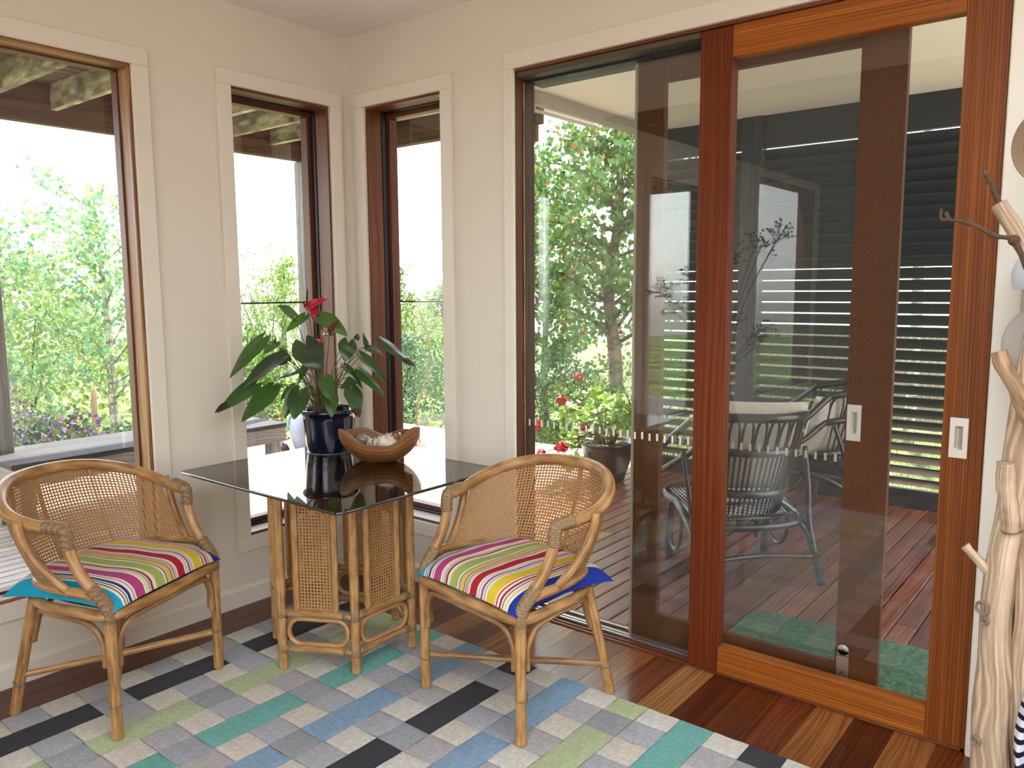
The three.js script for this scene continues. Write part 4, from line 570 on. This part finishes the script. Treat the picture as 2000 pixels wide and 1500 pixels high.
// ---------------------------------------------------------------- black rattan lounge chairs on the terrace (front = +z local)
function makeLounge(label) {
  const c = thing('rattan_lounge_chair', label, 'chair', [0, DECK, 0], 0, 'black rattan lounge chairs on the terrace'), K = M.blackRattan;
  const U = (pts, r, n, seg = 36, o = {}) => part(n, tube(pts, r, { seg, rad: 10, ...o }), K, c);
  const W = 0.33;
  // seat ring, seat of close rods
  U([[-W, 0.36, 0.36], [0, 0.375, 0.4], [W, 0.36, 0.36], [W + 0.01, 0.34, 0], [W - 0.03, 0.31, -0.28], [0, 0.3, -0.34], [-W + 0.03, 0.31, -0.28], [-W - 0.01, 0.34, 0]], 0.019, 'seat_frame', 80, { closed: true });
  for (let i = 0; i < 25; i++) { const x = lerp(-W + 0.03, W - 0.03, i / 24), e = Math.sqrt(Math.max(0.05, 1 - (x / W) ** 2 * 0.55)); part('seat_rod', tube([[x, 0.366, 0.37 * (0.9 + 0.1 * e)], [x, 0.345, 0.1], [x * 0.96, 0.315, -0.2], [x * 0.93, 0.345, -0.33 * e - 0.02]], 0.0075, { seg: 14, rad: 7 }), K, c); }
  for (const z of [0.26, 0.02, -0.2]) U([[-W, 0.33 - 0.00, z], [0, 0.325 + 0.02 * (z > 0 ? 1 : 0), z], [W, 0.33, z]], 0.008, 'cross_rod', 10);
  // curved back: three hoops, rods below, loops above
  const back = (t, h) => { const a = t * Math.PI / 2, wd = lerp(0.26, 0.335, h), dp = lerp(0.30, 0.46, h); return [Math.sin(a) * wd, lerp(0.34, 0.885 - 0.06 * Math.abs(t) ** 3, h), -dp * Math.cos(a) ** 0.75 - lerp(0.02, 0.1, h) * (1 - t * t * 0.6) + 0.04]; };
  for (const [h, r] of [[0.24, 0.022], [0.66, 0.021], [1, 0.023]]) U(range(-0.95, 0.95, 22, (t) => back(t, h)), r, 'back_hoop', 60);
  for (let i = 0; i < 27; i++) { const t = lerp(-0.86, 0.86, i / 26); part('back_rod', tube([back(t, 0.02), back(t, 0.24), back(t, 0.45), back(t, 0.66)], 0.0072, { seg: 12, rad: 7 }), K, c); }
  for (let i = 0; i < 13; i++) { const t = lerp(-0.86, 0.86, i / 12), d = 0.056; part('back_loop', tube([back(t - d, 0.66), back(t - d * 0.98, 0.84), back(t - d * 0.62, 0.955), back(t, 0.985), back(t + d * 0.62, 0.955), back(t + d * 0.98, 0.84), back(t + d, 0.66)], 0.0078, { seg: 26, rad: 7 }), K, c); }
  for (const s of [-1, 1]) {
    U([back(0.93 * s, 1), [0.43 * s, 0.68, 0.12], [0.45 * s, 0.585, 0.32], [0.45 * s, 0.54, 0.44], [0.435 * s, 0.53, 0.54]], 0.021, 'arm', 40);
    U([back(0.93 * s, 0.66), [0.40 * s, 0.55, 0.12], [0.42 * s, 0.47, 0.34], [0.42 * s, 0.45, 0.42], [0.41 * s, 0.36, 0.49], [0.42 * s, 0.16, 0.52], [0.43 * s, 0.003, 0.54]], 0.019, 'front_leg', 50);
    U([[0.42 * s, 0.5, 0.4], [0.41 * s, 0.43, 0.47], [0.385 * s, 0.3, 0.47], [0.36 * s, 0.33, 0.38]], 0.014, 'brace', 26);
    U([[0.36 * s, 0.36, 0.1], [0.37 * s, 0.31, -0.1], [0.37 * s, 0.22, -0.26], [0.372 * s, 0.11, -0.35], [0.375 * s, 0.003, -0.43]], (t) => 0.021 + 0.006 * t, 'rear_leg', 30);
    U([[0.3 * s, 0.31, -0.22], [0.35 * s, 0.25, -0.26], [0.372 * s, 0.17, -0.32]], 0.014, 'brace', 16);
    U([[0.405 * s, 0.67, -0.12], [0.395 * s, 0.47, -0.2], [0.38 * s, 0.3, -0.25], [0.374 * s, 0.15, -0.34]], 0.017, 'brace', 26);
    U([[0.34 * s, 0.35, 0.24], [0.345 * s, 0.2, 0.245], [0.34 * s, 0.003, 0.25]], 0.026, 'front_leg', 12);
    U([[0.36 * s, 0.33, -0.02], [0.365 * s, 0.16, 0.0], [0.36 * s, 0.09, 0.08], [0.36 * s, 0.1, 0.16], [0.355 * s, 0.2, 0.215], [0.35 * s, 0.33, 0.22]], 0.013, 'side_loop', 40);
  }
  U([[-0.37, 0.13, -0.34], [0, 0.14, -0.31], [0.37, 0.13, -0.34]], 0.014, 'stretcher', 16);
  return c;
}
function pillow(label, w, h, d, mat) {
  const p = thing('cushion', label, 'cushion');
  for (const sg of [1, -1]) part(sg > 0 ? 'cover' : 'back_cover', sheet((u, v) => { const a = u * 2 - 1, b = v * 2 - 1, k = (1 - Math.abs(a) ** 3) ** 0.55 * (1 - Math.abs(b) ** 3) ** 0.55, pin = 1 + 0.04 * Math.abs(a * b) ** 3; return [a * w / 2 * pin, b * h / 2 * pin, sg * d / 2 * k]; }, 24, 24, (u, v) => [u * w, v * h]), mat, p);
  return p;
}
{
  const a = makeLounge('nearer black rattan lounge chair seen from behind through the glass doors');
  a.position.set(1.62, DECK, -1.24); a.rotation.y = -2.3; a.scale.set(0.84, 1, 0.84);
  const b = a.clone(); b.name = numbered('rattan_lounge_chair'); scene.add(b); b.userData = { ...a.userData, label: 'farther black rattan lounge chair half hidden behind the screen door frame' };
  b.position.set(1.60, DECK, -2.48); b.rotation.y = -2.016;
  const p1 = pillow('cream cushion leaning against the back of the nearer lounge chair', 0.5, 0.5, 0.15, M.linen);
  p1.rotation.order = 'YXZ'; p1.rotation.set(-0.3, -2.3, 0.05); p1.position.set(1.62 + 0.135, DECK + 0.70, -1.24 + 0.12);
  const p2 = p1.clone(); p2.name = numbered('cushion'); scene.add(p2); p2.userData = { ...p1.userData, label: 'white cushion on the farther lounge chair' }; p2.rotation.set(-0.3, -2.016, 0); p2.position.set(1.60 + 0.16, DECK + 0.64, -2.48 + 0.075); p2.scale.set(0.8, 0.8, 0.8);
}

// ---------------------------------------------------------------- garden
{
  const GY = -0.5;
  const g = struct('ground');
  part('lawn', sheet((u, v) => { const x = lerp(-60, 40, u), z = lerp(-60, 30, v), far = Math.max(0, -x - 9) + Math.max(0, -z - 10); return [x, GY - 0.035 * far + 0.06 * Math.sin(x * 0.9) * Math.sin(z * 0.7), z]; }, 60, 60, (u, v) => [u * 100, v * 90]), M.lawn, g);
  part('paving', boxAt(-T, 16, -0.2, -0.03, ZB + T + 0.001, 16, {}), std([0.62, 0.58, 0.52], { roughness: 0.9, map: rep(speck, 1, 1) }), g);
  part('paving', boxAt(XR + T, 16, -0.2, -0.03, -4, ZB + T, {}), std([0.62, 0.58, 0.52], { roughness: 0.9, map: rep(speck, 1, 1) }), g);
  part('paving', boxAt(4.62, XR + T - 0.001, -0.2, -0.03, -4, -0.201, {}), std([0.62, 0.58, 0.52], { roughness: 0.9, map: rep(speck, 1, 1) }), g);
  const q = new THREE.Quaternion(), m4 = new THREE.Matrix4(), eu = new THREE.Euler();
  const leafGeo = (fold = 0.25) => { const P = [], U = [], s = [[0, 0], [0.3, 0.28], [0.32, 0.55], [0, 1], [-0.32, 0.55], [-0.3, 0.28]]; const p3 = s.map(([x, y]) => [x, y - 0.0, Math.abs(x) * fold - 0.15 * y * y]); const mid = [0, 0.45, -0.03]; for (let i = 0; i < 6; i++) { P.push(...mid, ...p3[i], ...p3[(i + 1) % 6]); U.push(0.5, 0.5, 0, 0, 1, 1); } return geo(P, null, U); };
  const LG = leafGeo(), LN = (() => { const P = [-0.09, 0, 0, 0.09, 0, 0, 0, 1, -0.1]; return geo(P, null, [0, 0, 1, 0, 0.5, 1]); })();
  const leafMat = (tr = 0.42) => phy([1, 1, 1], { roughness: 0.75, side: THREE.DoubleSide, transmission: tr, thickness: 0, specularIntensity: 0.4 });
  const LM = leafMat();
  const mtx = (x, y, z, s) => { eu.set(rr(-1.3, 1.3), rr(0, 6.28), rr(-1.3, 1.3)); q.setFromEuler(eu); return new THREE.Matrix4().compose(V(x, y, z), q, V(s, s, s)); };
  const tints = (list, b = 1) => () => { const c = list[Math.floor(rnd() * list.length)], k = b * rr(0.42, 0.78); return col(c[0] * k, c[1] * k, c[2] * k); };
  const GREEN = { birch: [[0.24, 0.44, 0.22], [0.32, 0.5, 0.20], [0.18, 0.38, 0.25], [0.42, 0.52, 0.2]], fresh: [[0.20, 0.34, 0.06], [0.27, 0.42, 0.08], [0.15, 0.28, 0.07]], mid: [[0.14, 0.30, 0.09], [0.2, 0.38, 0.1], [0.11, 0.25, 0.1]], lime: [[0.34, 0.47, 0.12], [0.40, 0.52, 0.16], [0.28, 0.42, 0.13]], grey: [[0.16, 0.27, 0.16], [0.11, 0.22, 0.12], [0.2, 0.3, 0.17]], autumn: [[0.5, 0.25, 0.06], [0.45, 0.33, 0.08], [0.4, 0.16, 0.06]] };
  function bush(name, label, c, r, n, size, pal, group, geoL = LG, flat = 0) { // mound of leaves on a few stems
    const t = thing(name, label, 'shrub', [c[0], GY, c[1]], 0, group), list = [];
    const H = r[1]; for (let i = 0; i < n; i++) { const a = rr(0, 6.28), h = Math.pow(rnd(), 0.8), k = Math.pow(rnd(), 0.4) * Math.sqrt(Math.max(0.06, 1 - (h - 0.25) ** 2 * 1.5)) * (1 + 0.25 * Math.sin(a * 5 + h * 9)); list.push(mtx(Math.cos(a) * r[0] * k, h * H * (0.9 + 0.2 * Math.sin(a * 3)), Math.sin(a) * (r[2] ?? r[0]) * k, size * rr(0.7, 1.3))); }
    inst('foliage', geoL, LM, list, t, tints(pal));
    for (let i = 0; i < 4; i++) { const a = rr(0, 6.28); part('stem', tube([[0, 0, 0], [Math.cos(a) * r[0] * 0.2, H * 0.4, Math.sin(a) * r[0] * 0.2], [Math.cos(a) * r[0] * 0.5, H * 0.8, Math.sin(a) * r[0] * 0.5]], (s) => 0.02 - 0.014 * s, { seg: 8, rad: 6 }), M.twig, t); }
    return t;
  }
  function tree(name, label, base, trunkPts, rT, nBr, brLen, nLeaf, size, pal, bark, spread, group, extra) { // trunk, boughs and leaves along the boughs
    const t = thing(name, label, 'tree', base, 0, group), list = [], H = trunkPts[trunkPts.length - 1][1], c = new THREE.CatmullRomCurve3(trunkPts.map((p) => V(...p)));
    part('trunk', tube(trunkPts, (s) => rT * (1 - 0.75 * s), { seg: 40, rad: 12 }), bark, t);
    const lineList = [];
    for (let i = 0; i < nBr; i++) { const f = lerp(spread[0], 0.97, (i + rnd()) / nBr), p = c.getPointAt(f), a = i * 2.4 + rr(-0.5, 0.5), L = brLen * lerp(1, 0.45, f) * rr(0.7, 1.2), up = spread[1] * rr(0.6, 1.4); const pts = [p, V(p.x + Math.cos(a) * L * 0.5, p.y + L * up * 0.55, p.z + Math.sin(a) * L * 0.5), V(p.x + Math.cos(a) * L, p.y + L * up * 0.8 + rr(-0.1, 0.1), p.z + Math.sin(a) * L)]; part('bough', tube(pts, (s) => rT * 0.32 * (1 - 0.8 * s) * (1 - 0.5 * f), { seg: 10, rad: 6 }), bark, t); lineList.push(new THREE.CatmullRomCurve3(pts)); }
    for (let i = 0; i < nLeaf; i++) { const b = lineList[Math.floor(rnd() * lineList.length)], f = Math.pow(rnd(), 0.7), p = b.getPoint(f), s = spread[2] * (0.35 + 0.65 * f); list.push(mtx(p.x + rr(-s, s) * rr(0.3, 1), p.y + rr(-s, s * 0.8) * rr(0.3, 1), p.z + rr(-s, s) * rr(0.3, 1), size * rr(0.7, 1.3))); }
    const pf = tints(pal, pal === GREEN.birch ? 1.35 : 1), pe = extra && tints(GREEN.autumn); inst('foliage', LG, LM, list, t, (i) => (pe && rnd() < extra ? pe() : pf()));
    return t;
  }
  const whiteBark = std([0.62, 0.56, 0.46], { roughness: 0.85, map: rep(coarse, 0.25, 0.1) }), brownBark = std([0.12, 0.085, 0.06], { roughness: 0.9, map: rep(coarse, 0.3, 0.1) }), stakeM = std([0.55, 0.42, 0.27], { roughness: 0.85, map: rep(grainA, 1, 0.2) });
  const redBark = std([0.22, 0.13, 0.09], { roughness: 0.9, map: rep(coarse, 0.3, 0.1) });
  // west, seen through the two left windows
  tree('birch_tree', 'young birch with pale trunk and small hanging leaves in the large left window', [-6.5, GY, -1.68], [[0, 0, 0], [0.02, 0.8, 0.02], [-0.03, 1.7, 0.0], [0, 2.5, 0.05], [0.05, 3.05, 0.1]], 0.06, 26, 1.25, 3700, 0.058, GREEN.birch, whiteBark, [0.2, 0.75, 0.26]);
  tree('birch_sapling', 'spreading birch sapling left of the pale birch trunk', [-6.7, GY, -0.62], [[0, 0, 0], [0.05, 0.7, -0.05], [0.0, 1.5, 0.05], [0.0, 2.3, 0.0], [0.05, 2.85, 0.0]], 0.035, 26, 1.0, 3200, 0.056, GREEN.birch, whiteBark, [0.12, 0.7, 0.26]);
  for (const [z, h, lb] of [[-1.36, 0.85, 'short timber garden stake left of the birch trunk'], [-1.83, 0.8, 'thin timber garden stake just right of the birch trunk']]) { const s = thing('garden_stake', lb, 'stake', [-6.3, GY, z]); part('stake', tube([[0, 0, 0], [0.01, h * 0.6, 0.01], [0, h, 0]], (t) => (z > -1.5 ? 0.042 : 0.02) * (1 - 0.25 * t), { seg: 8, rad: 8 }), stakeM, s); part('tip', new THREE.ConeGeometry(z > -1.5 ? 0.03 : 0.014, 0.05, 8).translate(0, h + 0.02, 0), stakeM, s); }
  const HG = 'shrubs behind the birch trees';
  bush('flowering_shrub', 'grey green undergrowth with purple flowers below the birch leaves', [-5.2, -0.45], [0.55, 0.75], 2600, 0.055, [...GREEN.grey, [0.18, 0.2, 0.1], [0.3, 0.27, 0.16], [0.34, 0.14, 0.5]], undefined);
  bush('flowering_shrub', 'low green undergrowth just behind the bench, in the large left window', [-5.0, -1.25], [0.5, 0.55], 2000, 0.05, GREEN.grey, undefined);
  bush('red_leaf_shrub', 'reddish shrub at the left edge of the large window, behind the birch leaves', [-8.6, -0.55], [0.8, 1.75], 1800, 0.07, [[0.42, 0.16, 0.10], [0.5, 0.26, 0.14], [0.25, 0.2, 0.1]], undefined);
  bush('garden_shrub', 'bright green bushes filling the background of the large left window', [-10.5, -2.2], [2.4, 2.3, 1.6], 4200, 0.1, GREEN.lime, undefined);
  bush('garden_shrub', 'mid green bushes far left behind the birch sapling', [-9.5, 0.4], [1.6, 1.9, 1.1], 3200, 0.09, GREEN.fresh, undefined);
  bush('willow_shrub', 'soft lime green feathery shrub in the narrow left window, behind the anthurium', [-9.4, -5.9], [1.15, 2.6, 0.75], 4200, 0.1, [...GREEN.lime, ...GREEN.fresh], undefined, LN);
  bush('garden_shrub', 'pale green hedge low in the narrow left window', [-7.2, -4.0], [0.75, 1.35, 0.6], 3400, 0.06, GREEN.fresh, undefined);
  bush('red_flower_shrub', 'low shrub dotted with red flowers beyond the end of the bench', [-5.1, -2.55], [0.5, 0.75, 0.45], 2200, 0.05, [...GREEN.grey, [0.55, 0.06, 0.03], [0.12, 0.22, 0.08]], undefined);
  tree('garden_tree', 'faint light green tree at the top right of the narrow left window', [-15, GY - 0.3, -10.2], [[0, 0, 0], [0, 1.6, 0], [0.1, 2.9, 0]], 0.09, 14, 0.8, 900, 0.1, GREEN.lime, brownBark, [0.4, 0.7, 0.3]);
  // north west, seen through the right window
  bush('garden_hedge', 'dense grey green hedge across the narrow right window', [-5.6, -5.6], [1.1, 1.2, 0.95], 6000, 0.05, GREEN.grey, undefined);
  bush('garden_hedge', 'yellow green hedge top rising behind the dense hedge in the narrow right window', [-8.3, -8.3], [1.3, 1.75, 1.1], 4200, 0.07, [...GREEN.fresh, ...GREEN.lime], undefined);
  tree('garden_tree', 'small leafy tree at the left side of the narrow right window', [-11.6, GY - 0.3, -10.9], [[0, 0, 0], [0, 1.3, 0], [0.1, 2.7, 0]], 0.08, 14, 0.75, 1300, 0.085, [...GREEN.mid, [0.5, 0.35, 0.15]], brownBark, [0.45, 0.6, 0.28]);
  tree('garden_tree', 'light round tree at the right side of the narrow right window', [-10.6, GY - 0.3, -11.8], [[0, 0, 0], [0, 1.2, 0], [0, 2.3, 0]], 0.08, 14, 0.8, 1300, 0.085, GREEN.fresh, brownBark, [0.45, 0.5, 0.28]);
  // north, seen through the doors
  tree('leafy_tree', 'tall leafy tree with dark boughs and a few orange leaves behind the geranium', [-2.0, GY, -5.9], [[0, 0, 0], [0.05, 1.0, 0.02], [-0.08, 2.0, 0.0], [0.1, 3.0, 0.05], [0.0, 4.2, 0]], 0.11, 34, 1.75, 7000, 0.085, [...GREEN.mid, ...GREEN.fresh], redBark, [0.3, 0.45, 0.36], undefined, 0.05);
  tree('leafy_tree', 'smaller mid green tree left of the tall tree behind the geranium', [-3.6, GY, -6.6], [[0, 0, 0], [0, 1.0, 0], [0.05, 2.2, 0.0], [0.0, 3.7, 0]], 0.06, 26, 1.3, 5200, 0.08, GREEN.mid, brownBark, [0.12, 0.4, 0.34], undefined, 0.1);
  bush('garden_shrub', 'low lime green shrub left of the geranium pot', [-1.35, -4.35], [0.62, 0.95, 0.5], 3000, 0.055, GREEN.lime, undefined);
  bush('garden_shrub', 'soft pale green shrub behind the geranium', [-1.0, -5.1], [0.9, 1.25, 0.6], 3600, 0.06, GREEN.fresh, undefined, LN);
  bush('clipped_hedge', 'low dark grey green clipped hedge behind the lime shrub', [-2.6, -5.3], [1.2, 1.15, 0.5], 5200, 0.04, GREEN.grey, undefined);
  bush('garden_shrub', 'dark green shrub showing through the slats left of the lounge chairs', [0.3, -5.4], [0.8, 0.95, 0.5], 2200, 0.06, GREEN.mid, undefined);
  // beyond the slatted screen
  const f = thing('paling_fence', 'weathered paling fence glimpsed between the louvre slats', 'fence', [1.5, GY, -9.2]);
  const pm = std([0.40, 0.34, 0.28], { roughness: 0.9, map: rep(grainA, 1.2, 0.3) }), pg = box(0.094, 1.35, 0.016, { grain: 'y' });
  for (let i = 0; i < 62; i++) { const p = part('paling', pg, pm, f); p.position.set(-3.4 + i * 0.1, 0.7 + rr(-0.01, 0.01), rr(-0.004, 0.004)); }
  for (const y of [0.25, 1.1]) part('fence_rail', boxAt(-3.45, 2.85, y, y + 0.07, -0.05, -0.012, {}), pm, f);
  const tk = thing('pale_tree', 'pale bare tree trunk glimpsed between the slats near the door handle', 'tree', [1.03, GY, -8.0]); part('trunk', tube([[0, 0, 0], [0.03, 1.1, 0.02], [0.01, 2.6, 0], [0.06, 4.6, 0]], (t) => 0.075 - 0.03 * t, { seg: 24, rad: 12 }), whiteBark, tk); part('bough', tube([[0.02, 2.2, 0], [0.4, 2.9, 0.1], [0.7, 3.6, 0.1]], (t) => 0.03 - 0.02 * t, { seg: 10, rad: 8 }), whiteBark, tk);
  // grass tufts near the screen
  const gl = []; for (let i = 0; i < 9000; i++) { const x = rr(-2.5, 4), z = rr(-8.5, -3.6); eu.set(rr(-0.5, 0.5), rr(0, 6.28), rr(-0.5, 0.5)); q.setFromEuler(eu); gl.push(new THREE.Matrix4().compose(V(x, GY + 0.02, z), q, V(0.06, rr(0.05, 0.14), 0.06))); }
  const gr = grp('grass', scene); tag(gr, 'short bright green grass seen through the lower slats', 'grass'); stuff(gr); inst('blades', LN, LM, gl, gr, tints([...GREEN.fresh, ...GREEN.lime, [0.3, 0.24, 0.13]]));
}
// bench, urn and dome on the west deck
{
  const bench = (label, z0, z1) => { const b = thing('deck_bench', label, 'bench', [-2.34, DECK, (z0 + z1) / 2]), L = z1 - z0;
    for (const [x0, x1] of [[-0.32, -0.108], [-0.106, 0.106], [0.108, 0.32]]) part('top_board', boxAt(x0, x1, 0.43, 0.462, -L / 2, L / 2, { grain: 'z', b: 0.003 }), M.benchTop, b);
    for (const s of [-1, 1]) { part('apron', boxAt(s * 0.3 - 0.02, s * 0.3 + 0.02, 0.315, 0.429, -L / 2 + 0.01, L / 2 - 0.01, { grain: 'z' }), M.greyTimber, b); part('apron', boxAt(-0.279, 0.279, 0.315, 0.429, s * (L / 2 - 0.03) - 0.02, s * (L / 2 - 0.03) + 0.02, {}), M.greyTimber, b); for (const t of [-1, 1]) part('leg', boxAt(s * 0.25 - 0.045, s * 0.25 + 0.045, 0, 0.314, t * (L / 2 - 0.09) - 0.045, t * (L / 2 - 0.09) + 0.045, { grain: 'y' }), M.greyTimber, b); }
    return b; };
  bench('long grey timber bench along the deck outside the left windows', -0.98, 1.0);
  const u = thing('grey_urn', 'rounded blue grey ceramic urn on the deck behind the navy pot', 'urn', [-2.8, DECK, -1.76]);
  part('body', lathe([[0.001, 0], [0.09, 0], [0.12, 0.02], [0.155, 0.12], [0.165, 0.22], [0.15, 0.31], [0.11, 0.37], [0.085, 0.39], [0.092, 0.405], [0.08, 0.41], [0.07, 0.39], [0.001, 0.38]], 40), phy([0.27, 0.30, 0.40], { roughness: 0.35 }), u);
  for (const s of [-1, 1]) part('handle', tube([[0.1 * s, 0.36, 0.05], [0.165 * s, 0.33, 0.07], [0.175 * s, 0.24, 0.08], [0.155 * s, 0.2, 0.06]], 0.014, { seg: 16, rad: 8 }), phy([0.27, 0.30, 0.40], { roughness: 0.35 }), u);
  const d = thing('rust_dome', 'small brown half-dome ornament on the deck beyond the bench end', 'ornament', [-2.95, DECK, -1.56]);
  part('dome', lathe(range(0, 1, 14, (t) => [0.085 * Math.sin(t * Math.PI / 2) + 0.001, 0.11 * Math.cos(t * Math.PI / 2)]), 36), phy([0.17, 0.12, 0.10], { roughness: 0.6, map: rep(coarse, 0.3, 0.3) }), d); part('band', new THREE.TorusGeometry(0.086, 0.006, 8, 40).rotateX(Math.PI / 2).translate(0, 0.0065, 0), phy([0.12, 0.09, 0.08], { roughness: 0.6 }), d);
  const h = thing('garden_hoop', 'thin curved brown hoop standing outside the narrow right window', 'hoop', [-2.1, DECK, -2.6]);
  part('hoop', tube([[-0.06, 0, 0], [-0.1, 0.35, 0], [0.02, 0.62, 0], [0.09, 0.9, 0], [0.03, 1.2, 0], [-0.1, 1.42, 0]], (t) => 0.011 - 0.004 * t, { seg: 40, rad: 8 }), std([0.20, 0.12, 0.085], { roughness: 0.7 }), h); part('foot', lathe([[0.001, 0.03], [0.05, 0.02], [0.07, 0]], 24).translate(-0.06, 0, 0), M.twig, h);
}
// geranium in a dark glazed pot on the terrace
{
  const gx = 0.02, gz = -2.52, t = thing('potted_geranium', 'red flowering geranium in a dark glazed pot on the deck outside', 'potted plant', [gx, DECK, gz]);
  part('pot', lathe([[0.001, 0], [0.125, 0], [0.135, 0.012], [0.15, 0.06], [0.175, 0.14], [0.198, 0.22], [0.208, 0.275], [0.214, 0.285], [0.222, 0.295], [0.224, 0.308], [0.216, 0.316], [0.2, 0.314], [0.192, 0.3], [0.185, 0.27], [0.001, 0.265]], 56), phy([0.05, 0.042, 0.048], { roughness: 0.3, map: rep(speck, 0.25, 0.25), clearcoat: 0.6, clearcoatRoughness: 0.15 }), t);
  part('soil', lathe([[0.19, 0.282], [0.1, 0.292], [0.001, 0.295]], 32), std([0.22, 0.16, 0.10], { roughness: 1, map: rep(coarse, 0.1, 0.1) }), t);
  const leafShape = (() => { const P = [], U = [], n = 18; for (let i = 0; i < n; i++) { const f = (k) => { const a = lerp(-2.75, 2.75, k / n), r = 0.5 * (1 + 0.09 * Math.cos(a * 7)) * (1 - 0.1 * Math.cos(a)); return [Math.sin(a) * r, Math.cos(a) * r + 0.08, 0.10 * Math.sin(a * 3.5) * r + 0.14 * r * r]; }; P.push(0, 0, 0, ...f(i + 1), ...f(i)); U.push(0.5, 0.5, 0, 0, 1, 1); } return geo(P, null, U); })();
  const gm = [[0.27, 0.44, 0.05], [0.36, 0.52, 0.06], [0.17, 0.33, 0.07], [0.22, 0.36, 0.12]].map((c) => phy(c, { roughness: 0.7, side: THREE.DoubleSide, transmission: 0.4, thickness: 0 }));
  const stem = std([0.17, 0.12, 0.05], { roughness: 0.8 }), tips = [];
  for (let i = 0; i < 17; i++) { const a = i * 2.399, k = Math.sqrt((i + 0.5) / 17), spreadX = 0.34 * k, tip = V(Math.cos(a) * spreadX - 0.06 * k, 0.36 + 0.36 * rnd() * (1 - 0.3 * k) + 0.06, Math.sin(a) * 0.26 * k + 0.05); tips.push(tip); part('stem', tube([[Math.cos(a) * 0.05, 0.29, Math.sin(a) * 0.05], [tip.x * 0.5 + Math.cos(a + 1) * 0.03, lerp(0.29, tip.y, 0.6), tip.z * 0.5], tip], (s) => 0.0075 - 0.004 * s, { seg: 12, rad: 7 }), stem, t); }
  for (const p of [[-0.22, 0.24, 0.2], [-0.3, 0.33, 0.12], [-0.16, 0.18, 0.26]]) { tips.push(V(...p)); part('stem', tube([[-0.03, 0.29, 0.03], [p[0] * 0.6, 0.36, p[2] * 0.6], p], (s) => 0.007 - 0.003 * s, { seg: 12, rad: 7 }), stem, t); }
  for (let i = 0; i < 240; i++) { const tp = tips[i % tips.length], m = part('leaf', leafShape, gm[Math.floor(rnd() * 4)], t); m.position.set(tp.x + rr(-0.11, 0.11), tp.y + rr(-0.1, 0.07), tp.z + rr(-0.1, 0.1)); m.rotation.set(-Math.PI / 2 + rr(-0.8, 1.0), rr(-0.8, 0.8), rr(0, 6.28)); m.scale.setScalar(rr(0.045, 0.085)); }
  const petM = [[0.45, 0.008, 0.02], [0.36, 0.006, 0.016]].map((c) => phy(c, { roughness: 0.6, side: THREE.DoubleSide, transmission: 0.2, thickness: 0 }));
  [[-0.159, 0.807, -2.371, 0.036], [-0.217, 0.637, -2.218, 0.044], [-0.377, 0.441, -2.119, 0.04], [0.015, 0.453, -2.185, 0.036], [-0.098, 0.31, -2.056, 0.05], [-0.23, 0.26, -1.975, 0.032]].forEach((q, k) => { const c = V(q[0] - gx, q[1] - DECK, q[2] - gz), list = [];
    for (let i = 0; i < 38; i++) { const u = rr(-0.75, 1), a = i * 2.4, r = Math.sqrt(1 - u * u), d = V(Math.cos(a) * r, u, Math.sin(a) * r), pg = new THREE.CircleGeometry(q[3] * 0.42, 7); const p = pg.attributes.position; for (let j = 0; j < p.count; j++) p.setZ(j, -0.5 * (p.getX(j) ** 2 + p.getY(j) ** 2) / q[3] + rr(-0.001, 0.001)); pg.applyQuaternion(new THREE.Quaternion().setFromUnitVectors(V(0, 0, 1), d.clone().add(V(rr(-0.7, 0.7), rr(-0.7, 0.7), rr(-0.7, 0.7))).normalize())); pg.translate(c.x + d.x * q[3] * 1.15 * rr(0.7, 0.95), c.y + d.y * q[3] * 0.8, c.z + d.z * q[3] * 1.15 * rr(0.7, 0.95)); pg.computeVertexNormals(); list.push(pg); }
    const fl = part('flower_head', merge(list), petM[k % 2], t); part('stalk', tube([[c.x * 0.3, 0.33, c.z * 0.3], [c.x * 0.75, Math.max(c.y * 0.75, 0.3), c.z * 0.7], [c.x, c.y, c.z]], 0.003, { seg: 12, rad: 5 }), stem, fl); });
}

// tall dried arrangement inside the room, mirrored in the glass doors
{
  const t = thing('dried_flower_vase', 'dark dried umbel flowers in a tall vase, seen mirrored in the glass doors', 'flower arrangement', [0.8, 0, 2.85]);
  part('vase', lathe([[0.001, 0], [0.09, 0], [0.1, 0.02], [0.13, 0.25], [0.12, 0.5], [0.07, 0.68], [0.055, 0.76], [0.065, 0.8], [0.055, 0.8], [0.045, 0.76], [0.001, 0.7]], 36), phy([0.08, 0.06, 0.05], { roughness: 0.4 }), t);
  const dm = std([0.07, 0.05, 0.035], { roughness: 0.9 });
  for (let i = 0; i < 18; i++) { const a = i * 2.4, r = 0.22 + 0.36 * rnd(), tip = V(Math.cos(a) * r, 1.05 + 0.85 * ((i * 0.37) % 1), Math.sin(a) * r), list = [tube([[0, 0.72, 0], [tip.x * 0.35, lerp(0.75, tip.y, 0.55), tip.z * 0.35], tip], 0.0035, { seg: 12, rad: 6 })];
    const d0 = tip.clone().sub(V(0, 0.8, 0)).normalize(); for (let k = 0; k < 20; k++) { const d = V(rr(-1, 1), rr(-1, 1), rr(-1, 1)).normalize().add(d0).normalize(), e = tip.clone().addScaledVector(d, rr(0.09, 0.13)); list.push(tube([tip, e], 0.0012, { rad: 4 }), new THREE.IcosahedronGeometry(0.009, 0).translate(e.x, e.y, e.z)); }
    part('umbel', merge(list), dm, t); }
}
renderer.render(scene, camera);
